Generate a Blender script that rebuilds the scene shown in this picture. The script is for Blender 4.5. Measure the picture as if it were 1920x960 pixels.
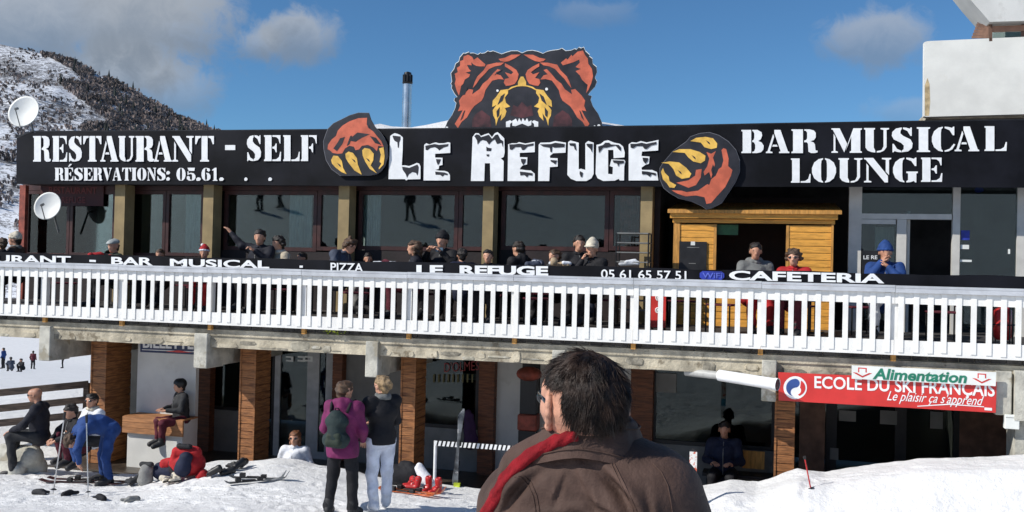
import bpy, bmesh, math, random
import numpy as np
from mathutils import Vector, Matrix
R = math.radians
rnd = random.Random(7)
scene = bpy.context.scene
col = scene.collection
for o in list(bpy.data.objects): bpy.data.objects.remove(o)

# ------------------------------------------------------------ camera
TH, PIT, ROL, FPX, CZ = R(15.2), R(0.7), R(1.4), 1800.0, 3.4
cf = Vector((-math.sin(TH)*math.cos(PIT), math.cos(TH)*math.cos(PIT), math.sin(PIT)))
r0 = Vector((math.cos(TH), math.sin(TH), 0)); u0 = r0.cross(cf)
cr = r0*math.cos(ROL) + u0*math.sin(ROL); cu = cr.cross(cf)
cam = bpy.data.cameras.new('camera'); camo = bpy.data.objects.new('camera', cam); col.objects.link(camo)
camo.matrix_world = Matrix(((cr.x, cu.x, -cf.x, 0), (cr.y, cu.y, -cf.y, 0), (cr.z, cu.z, -cf.z, CZ), (0, 0, 0, 1)))
cam.sensor_width = 36; cam.lens = 36*FPX/1920; cam.clip_start = .05; cam.clip_end = 6000
scene.camera = camo
def at(x, y, Y):
    """place of a measured point on the plane at distance Y in front of the building's axis"""
    d = cf + cr*((x-960)/FPX) - cu*((y-480)/FPX)
    return Vector((0, 0, CZ)) + d*(Y/d.y)
def ndir(x, y): return (cf + cr*((x-960)/FPX) - cu*((y-480)/FPX)).normalized()

# ------------------------------------------------------------ light
SUN_AZ, SUN_EL = R(53), R(38)          # sun stands to the left behind the viewer
sd = Vector((-math.sin(SUN_AZ)*math.cos(SUN_EL), -math.cos(SUN_AZ)*math.cos(SUN_EL), math.sin(SUN_EL)))
sl = bpy.data.lights.new('sun', 'SUN'); sl.energy = 4.6; sl.angle = R(.53); sl.color = (1, .955, .88)
so = bpy.data.objects.new('sun', sl); col.objects.link(so)
so.rotation_euler = (-sd).to_track_quat('-Z', 'Y').to_euler()
world = bpy.data.worlds.new('World'); scene.world = world; world.use_nodes = True
scene.view_settings.view_transform = 'Standard'; scene.view_settings.look = 'None'
scene.view_settings.exposure = 0.0; scene.view_settings.gamma = 1
scene.render.resolution_x, scene.render.resolution_y = 1024, 512

class NT:
    """small helper to write node trees"""
    def __init__(s, nt): s.nt = nt; s.n = nt.nodes; s.n.clear()
    def add(s, t, ins=None, **kw):
        nd = s.n.new(t)
        for k, v in kw.items(): setattr(nd, k, v)
        for k, v in (ins or {}).items(): s.set(nd.inputs[k], v)
        return nd
    def set(s, inp, v):
        if isinstance(v, bpy.types.NodeSocket): s.nt.links.new(v, inp)
        else: inp.default_value = v
    def m(s, op, a, b=0.0, c=0.0, clamp=False):
        nd = s.n.new('ShaderNodeMath'); nd.operation = op; nd.use_clamp = clamp
        for i, v in enumerate((a, b, c)): s.set(nd.inputs[i], v)
        return nd.outputs[0]
    def vm(s, op, a, b=(0, 0, 0)):
        nd = s.n.new('ShaderNodeVectorMath'); nd.operation = op
        s.set(nd.inputs[0], a); s.set(nd.inputs[1], b)
        return nd.outputs['Value'] if op == 'DOT_PRODUCT' else nd.outputs['Vector']
    def sm(s, v, lo, hi, a=0.0, b=1.0):
        nd = s.add('ShaderNodeMapRange', interpolation_type='SMOOTHSTEP')
        for i, x in enumerate((v, lo, hi, a, b)): s.set(nd.inputs[i], x)
        return nd.outputs[0]
    def noise(s, vec, scale, detail=4, rough=.55, dist=0):
        nd = s.add('ShaderNodeTexNoise', {'Vector': vec, 'Scale': scale, 'Detail': detail, 'Roughness': rough, 'Distortion': dist})
        return nd.outputs[0]
    def mix(s, f, a, b, blend='MIX'):
        nd = s.n.new('ShaderNodeMix'); nd.data_type = 'RGBA'; nd.blend_type = blend
        s.set(nd.inputs[0], f); s.set(nd.inputs[6], a); s.set(nd.inputs[7], b)
        return nd.outputs[2]
def c4(c): return (c[0], c[1], c[2], 1)

w = NT(world.node_tree)
sky = w.add('ShaderNodeTexSky', sky_type='NISHITA', sun_disc=False)
sky.sun_elevation = SUN_EL; sky.sun_rotation = math.atan2(sd.x, sd.y); sky.altitude = 1400; sky.air_density = 1.0; sky.dust_density = .1; sky.ozone_density = 2.6
tc = w.add('ShaderNodeTexCoord').outputs['Generated']
n1 = w.noise(tc, 8, 8, .6, .5); n2 = w.noise(tc, 34, 8, .62, .6)
wob = w.m('ADD', w.m('MULTIPLY', w.m('SUBTRACT', n1, .5), 1.5), w.m('MULTIPLY', w.m('SUBTRACT', n2, .5), 1.15))
def blob(x, y, rx, ry, gain):
    c = ndir(x, y); a = cr - c*cr.dot(c); a.normalize(); b = a.cross(c)
    dx = w.m('DIVIDE', w.vm('DOT_PRODUCT', tc, tuple(a)), rx/FPX); dy = w.m('DIVIDE', w.vm('DOT_PRODUCT', tc, tuple(b)), ry/FPX)
    front = w.sm(w.vm('DOT_PRODUCT', tc, tuple(c)), 0, .3)
    d = w.m('SQRT', w.m('ADD', w.m('MULTIPLY', dx, dx), w.m('MULTIPLY', dy, dy)))
    d = w.m('ADD', d, w.m('MULTIPLY', wob, 1.0))
    v = w.m('MULTIPLY', w.sm(d, .45, 1.12, gain, 0), front)
    lit = w.sm(w.m('ADD', dy, w.m('MULTIPLY', wob, .9)), -.8, .75)       # clouds are brighter towards their tops
    return v, lit
cov = None; litv = None
for b_ in ((110, 25, 370, 110, .8), (290, 55, 150, 105, .55), (240, 130, 125, 66, .82), (330, 165, 80, 65, .5), (552, 68, 90, 56, .7), (485, 82, 45, 36, .55), (1640, 75, 105, 52, .6), (1720, 208, 80, 26, .25), (1105, 25, 90, 28, .2), (-500, -200, 500, 240, .85), (2600, 120, 300, 90, .6), (700, -700, 420, 160, .6)):
    v, l = blob(*b_)
    if cov is None: cov, litv = v, w.m('MULTIPLY', v, l)
    else:
        litv = w.m('ADD', litv, w.m('MULTIPLY', w.m('MULTIPLY', v, l), w.m('SUBTRACT', 1, cov)))
        cov = w.m('SUBTRACT', 1, w.m('MULTIPLY', w.m('SUBTRACT', 1, cov), w.m('SUBTRACT', 1, v)))
gen = w.m('MULTIPLY', w.sm(w.noise(tc, 2.2, 6, .55), .6, .75), w.sm(w.vm('DOT_PRODUCT', tc, tuple(cf)), .75, .4))   # loose clouds over the rest of the sky
cov = w.m('MAXIMUM', cov, gen)
shade = w.m('DIVIDE', litv, w.m('MAXIMUM', cov, .05), clamp=True)
ccol = w.mix(shade, c4((2.2, 2.7, 3.4)), c4((4.8, 5.05, 5.35)))
skyc = w.mix(cov, w.mix(1.0, sky.outputs[0], c4((.56, .87, 1.06)), 'MULTIPLY'), ccol)
bg = w.add('ShaderNodeBackground', {'Color': skyc, 'Strength': .1})
w.nt.links.new(bg.outputs[0], w.add('ShaderNodeOutputWorld').inputs[0])

# ------------------------------------------------------------ materials
MATS = {}
def mat(name, base, rough=.6, var=.12, vscale=6, bump=0, bscale=40, metal=0, spec=.5, stretch=None, second=None, sscale=3, sthr=.55, coat=0, detail=4):
    if name in MATS: return MATS[name]
    mt = bpy.data.materials.new(name); mt.use_nodes = True; t = NT(mt.node_tree)
    co = t.add('ShaderNodeTexCoord').outputs['Object']
    if stretch: co = t.vm('MULTIPLY', co, stretch)
    b = t.add('ShaderNodeBsdfPrincipled', {'Roughness': rough, 'Metallic': metal, 'Specular IOR Level': spec, 'Coat Weight': coat})
    nz = t.noise(co, vscale, detail)
    lo = c4([x*(1-var*1.6) for x in base]); hi = c4([min(1, x*(1+var)) for x in base])
    c = t.mix(t.sm(nz, .3, .7), lo, hi)
    if second:
        n3 = t.noise(co, sscale, 5, .6)
        c = t.mix(t.sm(n3, sthr, sthr+.09), c, c4(second))
    t.set(b.inputs['Base Color'], c)
    t.set(b.inputs['Roughness'], t.m('ADD', t.m('MULTIPLY', nz, .2), rough-.1, clamp=True))
    if bump:
        bn = t.add('ShaderNodeBump', {'Strength': min(1, bump), 'Distance': .02, 'Height': t.noise(co, bscale, 5, .6)})
        t.set(b.inputs['Normal'], bn.outputs[0])
    t.nt.links.new(b.outputs[0], t.add('ShaderNodeOutputMaterial').inputs[0])
    MATS[name] = mt
    return mt
def fabric(name, base, rough=.75, bump=.5, var=.12): return mat(name, base, rough, var, 9, bump, 26, spec=.3)
def glass(name, tint=.5, ior=1.75, rough=.02, base=(.75, .85, .85)):
    mt = bpy.data.materials.new(name); mt.use_nodes = True; t = NT(mt.node_tree)
    co = t.add('ShaderNodeTexCoord').outputs['Object']
    bn = t.add('ShaderNodeBump', {'Strength': .03, 'Distance': .02, 'Height': t.noise(co, .8, 1)}).outputs[0]
    fr = t.add('ShaderNodeFresnel', {'IOR': ior, 'Normal': bn}).outputs[0]
    tr = t.add('ShaderNodeBsdfTransparent', {'Color': c4([x*tint for x in base])}).outputs[0]
    gl = t.add('ShaderNodeBsdfGlossy', {'Roughness': rough, 'Color': c4((.85, .95, .95)), 'Normal': bn}).outputs[0]
    ms = t.add('ShaderNodeMixShader', {0: fr, 1: tr, 2: gl})
    t.nt.links.new(ms.outputs[0], t.add('ShaderNodeOutputMaterial').inputs[0])
    return mt
M = dict(
 snow=None,
 white_paint=mat('white_paint', (.85, .84, .80), .5, .05, 3, .12, 60, second=(.70, .685, .63), sscale=2.3, sthr=.66),
 cap_grey=mat('cap_grey', (.50, .52, .55), .5, .1, 4, .1, 30),
 black_banner=mat('black_banner', (.007, .0075, .011), .6, .4, 1.2, .25, 2.2, spec=.14),
 print_white=mat('print_white', (.84, .85, .85), .5, .04, 8),
 bear_dark=mat('bear_dark', (.016, .015, .020), .42, .3, 3),
 bear_orange=mat('bear_orange', (.58, .125, .062), .45, .14, 5),
 bear_yellow=mat('bear_yellow', (.80, .48, .085), .45, .15, 6),
 bear_maroon=mat('bear_maroon', (.065, .015, .018), .45, .5, 4),
 concrete=mat('concrete', (.50, .445, .335), .9, .28, 3, .9, 22, second=(.22, .185, .13), sscale=3.4, sthr=.575),
 plaster=mat('plaster', (.50, .485, .42), .9, .2, 4, .6, 30, second=(.33, .30, .23), sscale=3, sthr=.57),
 mortar=mat('mortar', (.29, .265, .21), .95, .3, 8, .8, 30),
 stone=mat('stone', (.40, .37, .29), .9, .3, 5, .9, 18, second=(.52, .50, .44), sscale=5, sthr=.55),
 dark_stone=mat('dark_stone', (.075, .07, .065), .9, .35, 6, .8, 20),
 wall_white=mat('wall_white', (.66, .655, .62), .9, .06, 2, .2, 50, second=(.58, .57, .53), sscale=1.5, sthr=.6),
 wall_dark=mat('wall_dark', (.018, .011, .012), .7, .3, 3, .2, 20),
 red_frame=mat('red_frame', (.050, .013, .011), .5, .25, 5),
 ochre=mat('ochre', (.33, .245, .12), .8, .12, 3, .3, 40),
 door_frame=mat('door_frame', (.60, .585, .54), .5, .06, 5),
 dark_wood=mat('dark_wood', (.165, .058, .024), .6, .3, 5, .4, 30, stretch=(1, 1, 8)),
 wood_plank=mat('wood_plank', (.33, .135, .045), .6, .28, 5, .4, 30, stretch=(1, 1, 9), second=(.17, .06, .02), sscale=2.2, sthr=.56),
 hut_wood=mat('hut_wood', (.80, .38, .06), .5, .16, 4, .3, 26, stretch=(1, 1, 7), second=(.60, .28, .045), sscale=5, sthr=.63),
 hut_trim=mat('hut_trim', (.58, .28, .06), .55, .2, 4, .3, 26, stretch=(7, 1, 1)),
 grey_wood=mat('grey_wood', (.10, .072, .055), .8, .35, 5, .5, 25, stretch=(.6, 1, 6)),
 bench_wood=mat('bench_wood', (.42, .19, .075), .6, .2, 4, .3, 26, stretch=(1, 5, 7)),
 terrace=mat('terrace', (.060, .047, .036), .35, .4, 2, .5, 12),
 black=mat('black', (.012, .012, .014), .5, .3, 6),
 black_iron=mat('black_iron', (.018, .018, .02), .4, .3, 6, metal=.3),
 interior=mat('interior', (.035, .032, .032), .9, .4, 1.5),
 curtain=mat('curtain', (.80, .82, .78), .9, .12, 9, .4, 60, stretch=(6, 1, .5)),
 steel=mat('steel', (.62, .62, .62), .28, .1, 3, metal=1),
 dish=mat('dish', (.74, .75, .72), .55, .05, 3),
 rust=mat('rust', (.30, .07, .045), .7, .3, 6, .3, 30),
 brown_wood=mat('brown_wood', (.16, .085, .055), .7, .25, 4, .3, 30),
 red_sign=mat('red_sign', (.62, .035, .030), .45, .08, 3),
 sign_white=mat('sign_white', (.80, .82, .78), .5, .05, 3, second=(.68, .70, .64), sscale=3, sthr=.62),
 sign_green=mat('sign_green', (.015, .20, .12), .5, .1, 6),
 sign_blue=mat('sign_blue', (.022, .035, .10), .5, .12, 4),
 logo_blue=mat('logo_blue', (.03, .075, .27), .5, .1, 6),
 wifi_blue=mat('wifi_blue', (.02, .04, .34), .5, .2, 9),
 skin=mat('skin', (.60, .32, .21), .5, .12, 8, .1, 60, spec=.4),
 skin2=mat('skin2', (.50, .25, .16), .5, .12, 8, .1, 60, spec=.4),
 hair_dark=mat('hair_dark', (.018, .012, .009), .45, .4, 20, .6, 90),
 hair_brown=mat('hair_brown', (.085, .045, .022), .5, .4, 20, .6, 90),
 hair_red=mat('hair_red', (.22, .085, .035), .5, .4, 20, .6, 90),
 hair_blond=mat('hair_blond', (.30, .20, .10), .5, .4, 20, .6, 90),
 lens=mat('lens', (.008, .009, .012), .08, .2, 6, spec=.9),
 rubber=mat('rubber', (.02, .02, .022), .6, .3, 9),
 grey_plastic=mat('grey_plastic', (.20, .20, .19), .5, .2, 6),
 red_plastic=mat('red_plastic', (.50, .025, .025), .35, .15, 8),
 green=mat('green', (.02, .10, .03), .5, .3, 6),
 lime=mat('lime', (.45, .55, .03), .5, .3, 9),
 glass=glass('window_glass', .85, 1.6), glass2=glass('lower_glass', .55, 1.5),
)
def snow_mat():
    mt = bpy.data.materials.new('snow'); mt.use_nodes = True; t = NT(mt.node_tree)
    co = t.add('ShaderNodeTexCoord').outputs['Object']
    n = t.noise(co, 1.6, 6, .6); f = t.noise(co, 14, 5, .65)
    c = t.mix(t.sm(n, .35, .7), c4((.755, .753, .745)), c4((.835, .833, .825)))
    c = t.mix(t.m('MULTIPLY', t.sm(t.noise(co, 3.5, 7, .7), .60, .74), .25), c, c4((.55, .52, .47)))     # trodden dirt
    c = t.mix(t.m('MULTIPLY', t.sm(t.noise(co, 38, 3, .6), .70, .76), .5), c, c4((.33, .30, .26)))     # grit
    b = t.add('ShaderNodeBsdfPrincipled', {'Roughness': .65, 'Base Color': c, 'Specular IOR Level': .25})
    h = t.m('ADD', t.m('MULTIPLY', f, .5), t.m('MULTIPLY', t.noise(co, 45, 4, .6), .25))
    h = t.m('ADD', h, t.noise(co, 4.5, 4, .6))
    t.set(b.inputs['Normal'], t.add('ShaderNodeBump', {'Strength': .65, 'Distance': .06, 'Height': h}).outputs[0])
    t.nt.links.new(b.outputs[0], t.add('ShaderNodeOutputMaterial').inputs[0])
    return mt
M['snow'] = snow_mat()
# ------------------------------------------------------------ builders
def tag(o, label=None, cat=None, group=None, kind=None):
    if label: o['label'] = label
    if cat: o['category'] = cat
    if group: o['group'] = group
    if kind: o['kind'] = kind
    return o
def link(name, me, m=None, parent=None):
    o = bpy.data.objects.new(name, me); col.objects.link(o)
    if m is not None: me.materials.append(M[m] if isinstance(m, str) else m)
    if parent is not None: o.parent = parent
    return o
def empty(name, loc=(0, 0, 0), rz=0):
    o = bpy.data.objects.new(name, None); col.objects.link(o); o.location = loc; o.rotation_euler = (0, 0, rz); o.empty_display_size = .2
    return o
class MB:
    def __init__(s): s.v = []; s.f = []; s.sm = False
    def add(s, v, f):
        n = len(s.v); s.v += [tuple(p) for p in v]; s.f += [tuple(i+n for i in q) for q in f]; return s
    def hexa(s, p): return s.add(p, [(0, 3, 2, 1), (4, 5, 6, 7), (0, 1, 5, 4), (1, 2, 6, 5), (2, 3, 7, 6), (3, 0, 4, 7)])
    def box(s, x0, x1, y0, y1, z0, z1, j=0):
        p = [(x0, y0, z0), (x1, y0, z0), (x1, y1, z0), (x0, y1, z0), (x0, y0, z1), (x1, y0, z1), (x1, y1, z1), (x0, y1, z1)]
        if j: p = [tuple(c + rnd.uniform(-j, j) for c in q) for q in p]
        return s.hexa(p)
    def bar(s, a, b, w, h, up=(0, 0, 1)):
        a, b = Vector(a), Vector(b); d = (b-a).normalized(); up = Vector(up)
        if abs(d.dot(up)) > .98: up = Vector((0, 1, 0))
        x = d.cross(up).normalized()*w/2; y = x.cross(d).normalized()*h/2
        return s.hexa([a-x-y, a+x-y, a+x+y, a-x+y, b-x-y, b+x-y, b+x+y, b-x+y])
    def tube(s, pts, rad, n=8, cap=True):
        pts = [Vector(p) for p in pts]; rs = rad if isinstance(rad, (list, tuple)) else [rad]*len(pts)
        rings = []; prev = None
        for i, p in enumerate(pts):
            d = (pts[min(i+1, len(pts)-1)] - pts[max(i-1, 0)]).normalized()
            if prev is None:
                up = Vector((0, 0, 1)) if abs(d.z) < .9 else Vector((0, 1, 0)); x = d.cross(up).normalized()
            else: x = (prev - d*prev.dot(d)).normalized()
            prev = x; y = d.cross(x)
            rings.append([p + (x*math.cos(2*math.pi*k/n) + y*math.sin(2*math.pi*k/n))*rs[i] for k in range(n)])
        b = len(s.v); s.v += [tuple(q) for r_ in rings for q in r_]
        for i in range(len(pts)-1):
            for k in range(n):
                s.f.append((b+i*n+k, b+i*n+(k+1) % n, b+(i+1)*n+(k+1) % n, b+(i+1)*n+k))
        if cap:
            s.f.append(tuple(b+k for k in range(n))[::-1]); s.f.append(tuple(b+(len(pts)-1)*n+k for k in range(n)))
        return s
    def prism(s, pts, d):
        """polygon pts (3d, seen from the front) given a thickness vector d going backwards"""
        n = len(pts); d = Vector(d)
        a = [Vector(p) for p in pts]; b = [p+d for p in a]
        s.add(a+b, [tuple(range(n))] + [tuple(range(2*n-1, n-1, -1))] + [(i, i+n, (i+1) % n+n, (i+1) % n) for i in range(n)])
        return s
    def ell(s, c, r, nu=12, nv=8):
        v = []; f = []
        for j in range(nv+1):
            t = math.pi*j/nv
            for i in range(nu):
                a = 2*math.pi*i/nu; v.append((c[0]+r[0]*math.sin(t)*math.cos(a), c[1]+r[1]*math.sin(t)*math.sin(a), c[2]+r[2]*math.cos(t)))
        for j in range(nv):
            for i in range(nu): f.append((j*nu+i, (j+1)*nu+i, (j+1)*nu+(i+1) % nu, j*nu+(i+1) % nu))
        return s.add(v, f)
    def mesh(s, name, smooth=False, bevel=0):
        me = bpy.data.meshes.new(name); me.from_pydata(s.v, [], s.f); me.update()
        bm = bmesh.new(); bm.from_mesh(me)
        bmesh.ops.remove_doubles(bm, verts=bm.verts, dist=1e-5)
        bmesh.ops.recalc_face_normals(bm, faces=bm.faces)
        if bevel: bmesh.ops.bevel(bm, geom=bm.edges[:], offset=bevel, segments=1, affect='EDGES', profile=.5)
        bm.to_mesh(me); bm.free()
        if smooth:
            for p in me.polygons: p.use_smooth = True
            if smooth != 'all':
                try: me.set_sharp_from_angle(angle=R(42))
                except Exception: pass
        return me
    def build(s, name, m, parent=None, smooth=False, bevel=0): return link(name, s.mesh(name, smooth, bevel), m, parent)
def box(name, m, parent, x0, x1, y0, y1, z0, z1, bevel=0): return MB().box(x0, x1, y0, y1, z0, z1).build(name, m, parent, bevel=bevel)
def pbox(name, m, parent, xa, xb, ya, yb, Y, th, bevel=0):
    """upright box whose front face covers the measured rectangle at plane Y"""
    a = at(xa, (ya+yb)/2, Y); b = at(xb, (ya+yb)/2, Y); xm = (xa+xb)/2
    zt = at(xm, ya, Y).z; zb = at(xm, yb, Y).z
    return box(name, m, parent, a.x, b.x, Y, Y+th, zb, zt, bevel)
def ppoly(name, m, parent, polys, Y, th=.004, sx=1, sy=1, ox=0, oy=0, step=.0006):
    o = None
    for i, pl in enumerate(polys):
        o = MB().prism([at(ox+x/sx, oy+y/sy, Y-step*i) for x, y in pl], (0, th, 0)).build(name, m, parent)
    return o

# polygon meshes from signed distance fields: continuous bodies, cloth, soft things
def sdf_mesh(prims, vox, k=.02, disp=None):
    """prims: ('c',a,b,ra,rb) tapered capsules, ('e',centre,radii) ellipsoids, ('-',centre,radii) carved ellipsoids"""
    lo = np.full(3, 1e9); hi = -lo
    bbs = []
    zcut = [p[1] for p in prims if p[0] == 'z']; prims = [p for p in prims if p[0] != 'z']
    for p in prims:
        if p[0] == 'c':
            a, b = np.array(p[1], float), np.array(p[2], float); r_ = max(p[3], p[4])
            l, h = np.minimum(a, b)-r_, np.maximum(a, b)+r_
        else: l, h = np.array(p[1], float)-np.array(p[2]), np.array(p[1], float)+np.array(p[2])
        bbs.append((l, h))
        if p[0] != '-': lo = np.minimum(lo, l); hi = np.maximum(hi, h)
    lo -= 3*vox+k; hi += 3*vox+k
    n = np.ceil((hi-lo)/vox).astype(int)+1
    V = np.full(n, 4*vox+k, np.float32)
    ax = [lo[i]+vox*np.arange(n[i]) for i in range(3)]
    for p, (l, h) in zip(prims, bbs):
        i0 = np.maximum(((l-lo-k-3*vox)/vox).astype(int), 0); i1 = np.minimum(((h-lo+k+3*vox)/vox).astype(int)+2, n)
        sl = tuple(slice(i0[i], i1[i]) for i in range(3))
        X, Y, Z = np.meshgrid(*[ax[i][sl[i]] for i in range(3)], indexing='ij')
        if p[0] == 'c':
            a, b = np.array(p[1], float), np.array(p[2], float); d = b-a; L = max(d@d, 1e-9)
            t = np.clip(((X-a[0])*d[0]+(Y-a[1])*d[1]+(Z-a[2])*d[2])/L, 0, 1)
            D = np.sqrt((X-a[0]-t*d[0])**2+(Y-a[1]-t*d[1])**2+(Z-a[2]-t*d[2])**2)-(p[3]+(p[4]-p[3])*t)
        else:
            c, r_ = p[1], p[2]
            q = np.sqrt(((X-c[0])/r_[0])**2+((Y-c[1])/r_[1])**2+((Z-c[2])/r_[2])**2)
            D = (q-1)*min(r_)
        W = V[sl]
        if p[0] == '-': V[sl] = np.maximum(W, -D)
        else:
            hh = np.clip(.5+.5*(W-D)/k, 0, 1); V[sl] = W+(D-W)*hh-k*hh*(1-hh)
    if disp is not None:
        X, Y, Z = np.meshgrid(*ax, indexing='ij'); V = V+disp(X, Y, Z)
    for zc in zcut: V = np.maximum(V, (zc-ax[2])[None, None, :].astype(np.float32))
    S = V < 0
    # surface nets
    off = [(i, j, l) for i in (0, 1) for j in (0, 1) for l in (0, 1)]
    m = n-1
    cnt = sum(S[o[0]:o[0]+m[0], o[1]:o[1]+m[1], o[2]:o[2]+m[2]].astype(np.int8) for o in off)
    act = (cnt > 0) & (cnt < 8)
    idx = np.argwhere(act); ids = np.full(m, -1, np.int64); ids[act] = np.arange(len(idx))
    acc = np.zeros((len(idx), 3)); num = np.zeros(len(idx))
    for a in off:
        for axx in range(3):
            if a[axx]: continue
            b = list(a); b[axx] = 1
            va = V[idx[:, 0]+a[0], idx[:, 1]+a[1], idx[:, 2]+a[2]]; vb = V[idx[:, 0]+b[0], idx[:, 1]+b[1], idx[:, 2]+b[2]]
            c = (va < 0) != (vb < 0); t = np.where(c, va/np.where(c, va-vb, 1), 0)
            P = np.tile(np.array(a, float), (len(idx), 1)); P[:, axx] = t
            acc += P*c[:, None]; num += c
    verts = lo+(idx+acc/np.maximum(num, 1)[:, None])*vox
    quads = []
    for axx in range(3):
        u_, v_ = [(1, 2), (2, 0), (0, 1)][axx]
        sl0 = [slice(1, n[i]-1) for i in range(3)]; sl0[axx] = slice(0, n[axx]-1)
        sl1 = list(sl0); sl1[axx] = slice(1, n[axx])
        A, B = S[tuple(sl0)], S[tuple(sl1)]
        for flip in (0, 1):
            e = np.argwhere((A & ~B) if not flip else (~A & B))
            if not len(e): continue
            e = e+1; e[:, axx] -= 1
            def cid(du, dv):
                q = e.copy(); q[:, u_] += du; q[:, v_] += dv; return ids[q[:, 0], q[:, 1], q[:, 2]]
            q4 = np.stack([cid(-1, -1), cid(0, -1), cid(0, 0), cid(-1, 0)], 1)
            quads.append(q4 if not flip else q4[:, ::-1])
    return verts, np.concatenate(quads)
def mesh_np(name, parts, smooth=True):
    vs = []; fs = []; n = 0
    for v, q in parts: vs.append(v); fs.append(q+n); n += len(v)
    v = np.concatenate(vs); q = np.concatenate(fs)
    me = bpy.data.meshes.new(name)
    me.vertices.add(len(v)); me.vertices.foreach_set('co', v.astype(np.float32).ravel())
    me.loops.add(q.size); me.loops.foreach_set('vertex_index', q.astype(np.int32).ravel())
    me.polygons.add(len(q)); me.polygons.foreach_set('loop_start', np.arange(0, q.size, 4, dtype=np.int32)); me.polygons.foreach_set('loop_total', np.full(len(q), 4, np.int32))
    me.update(calc_edges=True); me.validate()
    if smooth: me.polygons.foreach_set('use_smooth', np.ones(len(me.polygons), bool))
    return me
def soft(name, m, parent, prims, vox=.02, k=.03, disp=None): return link(name, mesh_np(name, [sdf_mesh(prims, vox, k, disp)]), m, parent)
def copy_tree(o, parent=None):
    c = o.copy(); col.objects.link(c); c.parent = parent
    for ch in list(o.children): copy_tree(ch, c)
    return c

# writing: the built-in typeface, fitted into a measured quad
def lettering(name, text, m, parent, quad, Y, th=.006, bold=.012, shear=0, space=1.0):
    cu_ = bpy.data.curves.new('t', 'FONT'); cu_.body = text; cu_.offset = bold; cu_.shear = shear; cu_.space_character = space; cu_.resolution_u = 4
    o = bpy.data.objects.new('t', cu_); col.objects.link(o)
    dg = bpy.context.evaluated_depsgraph_get(); me = bpy.data.meshes.new_from_object(o.evaluated_get(dg))
    bpy.data.objects.remove(o)
    xs = [v.co.x for v in me.vertices]; ys = [v.co.y for v in me.vertices]
    x0, x1, y0, y1 = min(xs), max(xs), min(ys), max(ys); (a, b, c, d) = quad
    for v in me.vertices:
        s, t = (v.co.x-x0)/(x1-x0), (v.co.y-y0)/(y1-y0)
        p = [(d[i]*(1-s)+c[i]*s)*(1-t)+(a[i]*(1-s)+b[i]*s)*t for i in (0, 1)]
        v.co = at(p[0], p[1], Y)
    # one object for each letter
    n = len(me.vertices); par = list(range(n))
    def fd(i):
        while par[i] != i: par[i] = par[par[i]]; i = par[i]
        return i
    for e in me.edges: par[fd(e.vertices[0])] = fd(e.vertices[1])
    isl = {}
    for i in range(n): isl.setdefault(fd(i), []).append(i)
    gs = []
    for g in sorted(([min(xs[i] for i in v), max(xs[i] for i in v), v] for v in isl.values()), key=lambda t: t[0]):
        if gs and g[0] < gs[-1][1]-.25*(g[1]-g[0]) - (.12 if shear else 0): gs[-1][1] = max(gs[-1][1], g[1]); gs[-1][2] += g[2]
        else: gs.append(g)
    which = {}
    for k, g in enumerate(gs):
        for i in g[2]: which[i] = k
    fs = [[] for _ in gs]
    for p in me.polygons: fs[which[p.vertices[0]]].append(tuple(p.vertices))
    for k, g in enumerate(gs):
        ids = {v: i for i, v in enumerate(g[2])}; nn = len(g[2])
        V = [me.vertices[v].co.copy() for v in g[2]]; F = [tuple(ids[v] for v in f) for f in fs[k]]
        cnt = {}
        for f in F:
            for a_, b_ in zip(f, f[1:]+f[:1]): cnt[(a_, b_)] = 1
        F2 = F+[tuple(i+nn for i in f[::-1]) for f in F]+[(a_, b_, b_+nn, a_+nn) for a_, b_ in cnt if (b_, a_) not in cnt]
        m2 = bpy.data.meshes.new('letter'); m2.from_pydata([v-Vector((0, th, 0)) for v in V]+V, [], F2); m2.update()
        bm = bmesh.new(); bm.from_mesh(m2); bmesh.ops.recalc_face_normals(bm, faces=bm.faces); bm.to_mesh(m2); bm.free()
        o = link('letter', m2, m, parent)
        if parent is None: LOOSE.append(o)
    bpy.data.meshes.remove(me)
    return o
LOOSE = []

# heavy stencil alphabet, unit box
STEM = [(0, 0), (0, .05), (.06, .08), (.06, .92), (0, .95), (0, 1), (.44, 1), (.44, 0)]
OL = [(.46, 1), (.46, .95), (.40, .9), (.38, .75), (.38, .25), (.40, .1), (.46, .05), (.46, 0), (.28, .04), (.1, .18), (.01, .4), (.01, .6), (.1, .82), (.28, .96)]
mir = lambda p: [(1-x, y) for x, y in p][::-1]
rot = lambda p: [(1-x, 1-y) for x, y in p]
TOPARM = [(.49, 1), (.96, 1), (.96, .68), (.92, .68), (.85, .85), (.72, .93), (.49, .94)]
MID = [(.49, .55), (.61, .57), (.69, .68), (.74, .68), (.74, .34), (.69, .34), (.61, .47), (.49, .49)]
BOT = [(.49, .06), (.72, .07), (.88, .16), (.95, .36), (1, .36), (.98, 0), (.49, 0)]
STOP = [(.54, 1), (.54, .94), (.74, .86), (.88, .66), (.94, .66), (.94, 1), (.89, 1), (.85, .95), (.7, .99)]
TARM = [(0, 1), (.30, 1), (.30, .94), (.17, .9), (.06, .68), (0, .68)]
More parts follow.
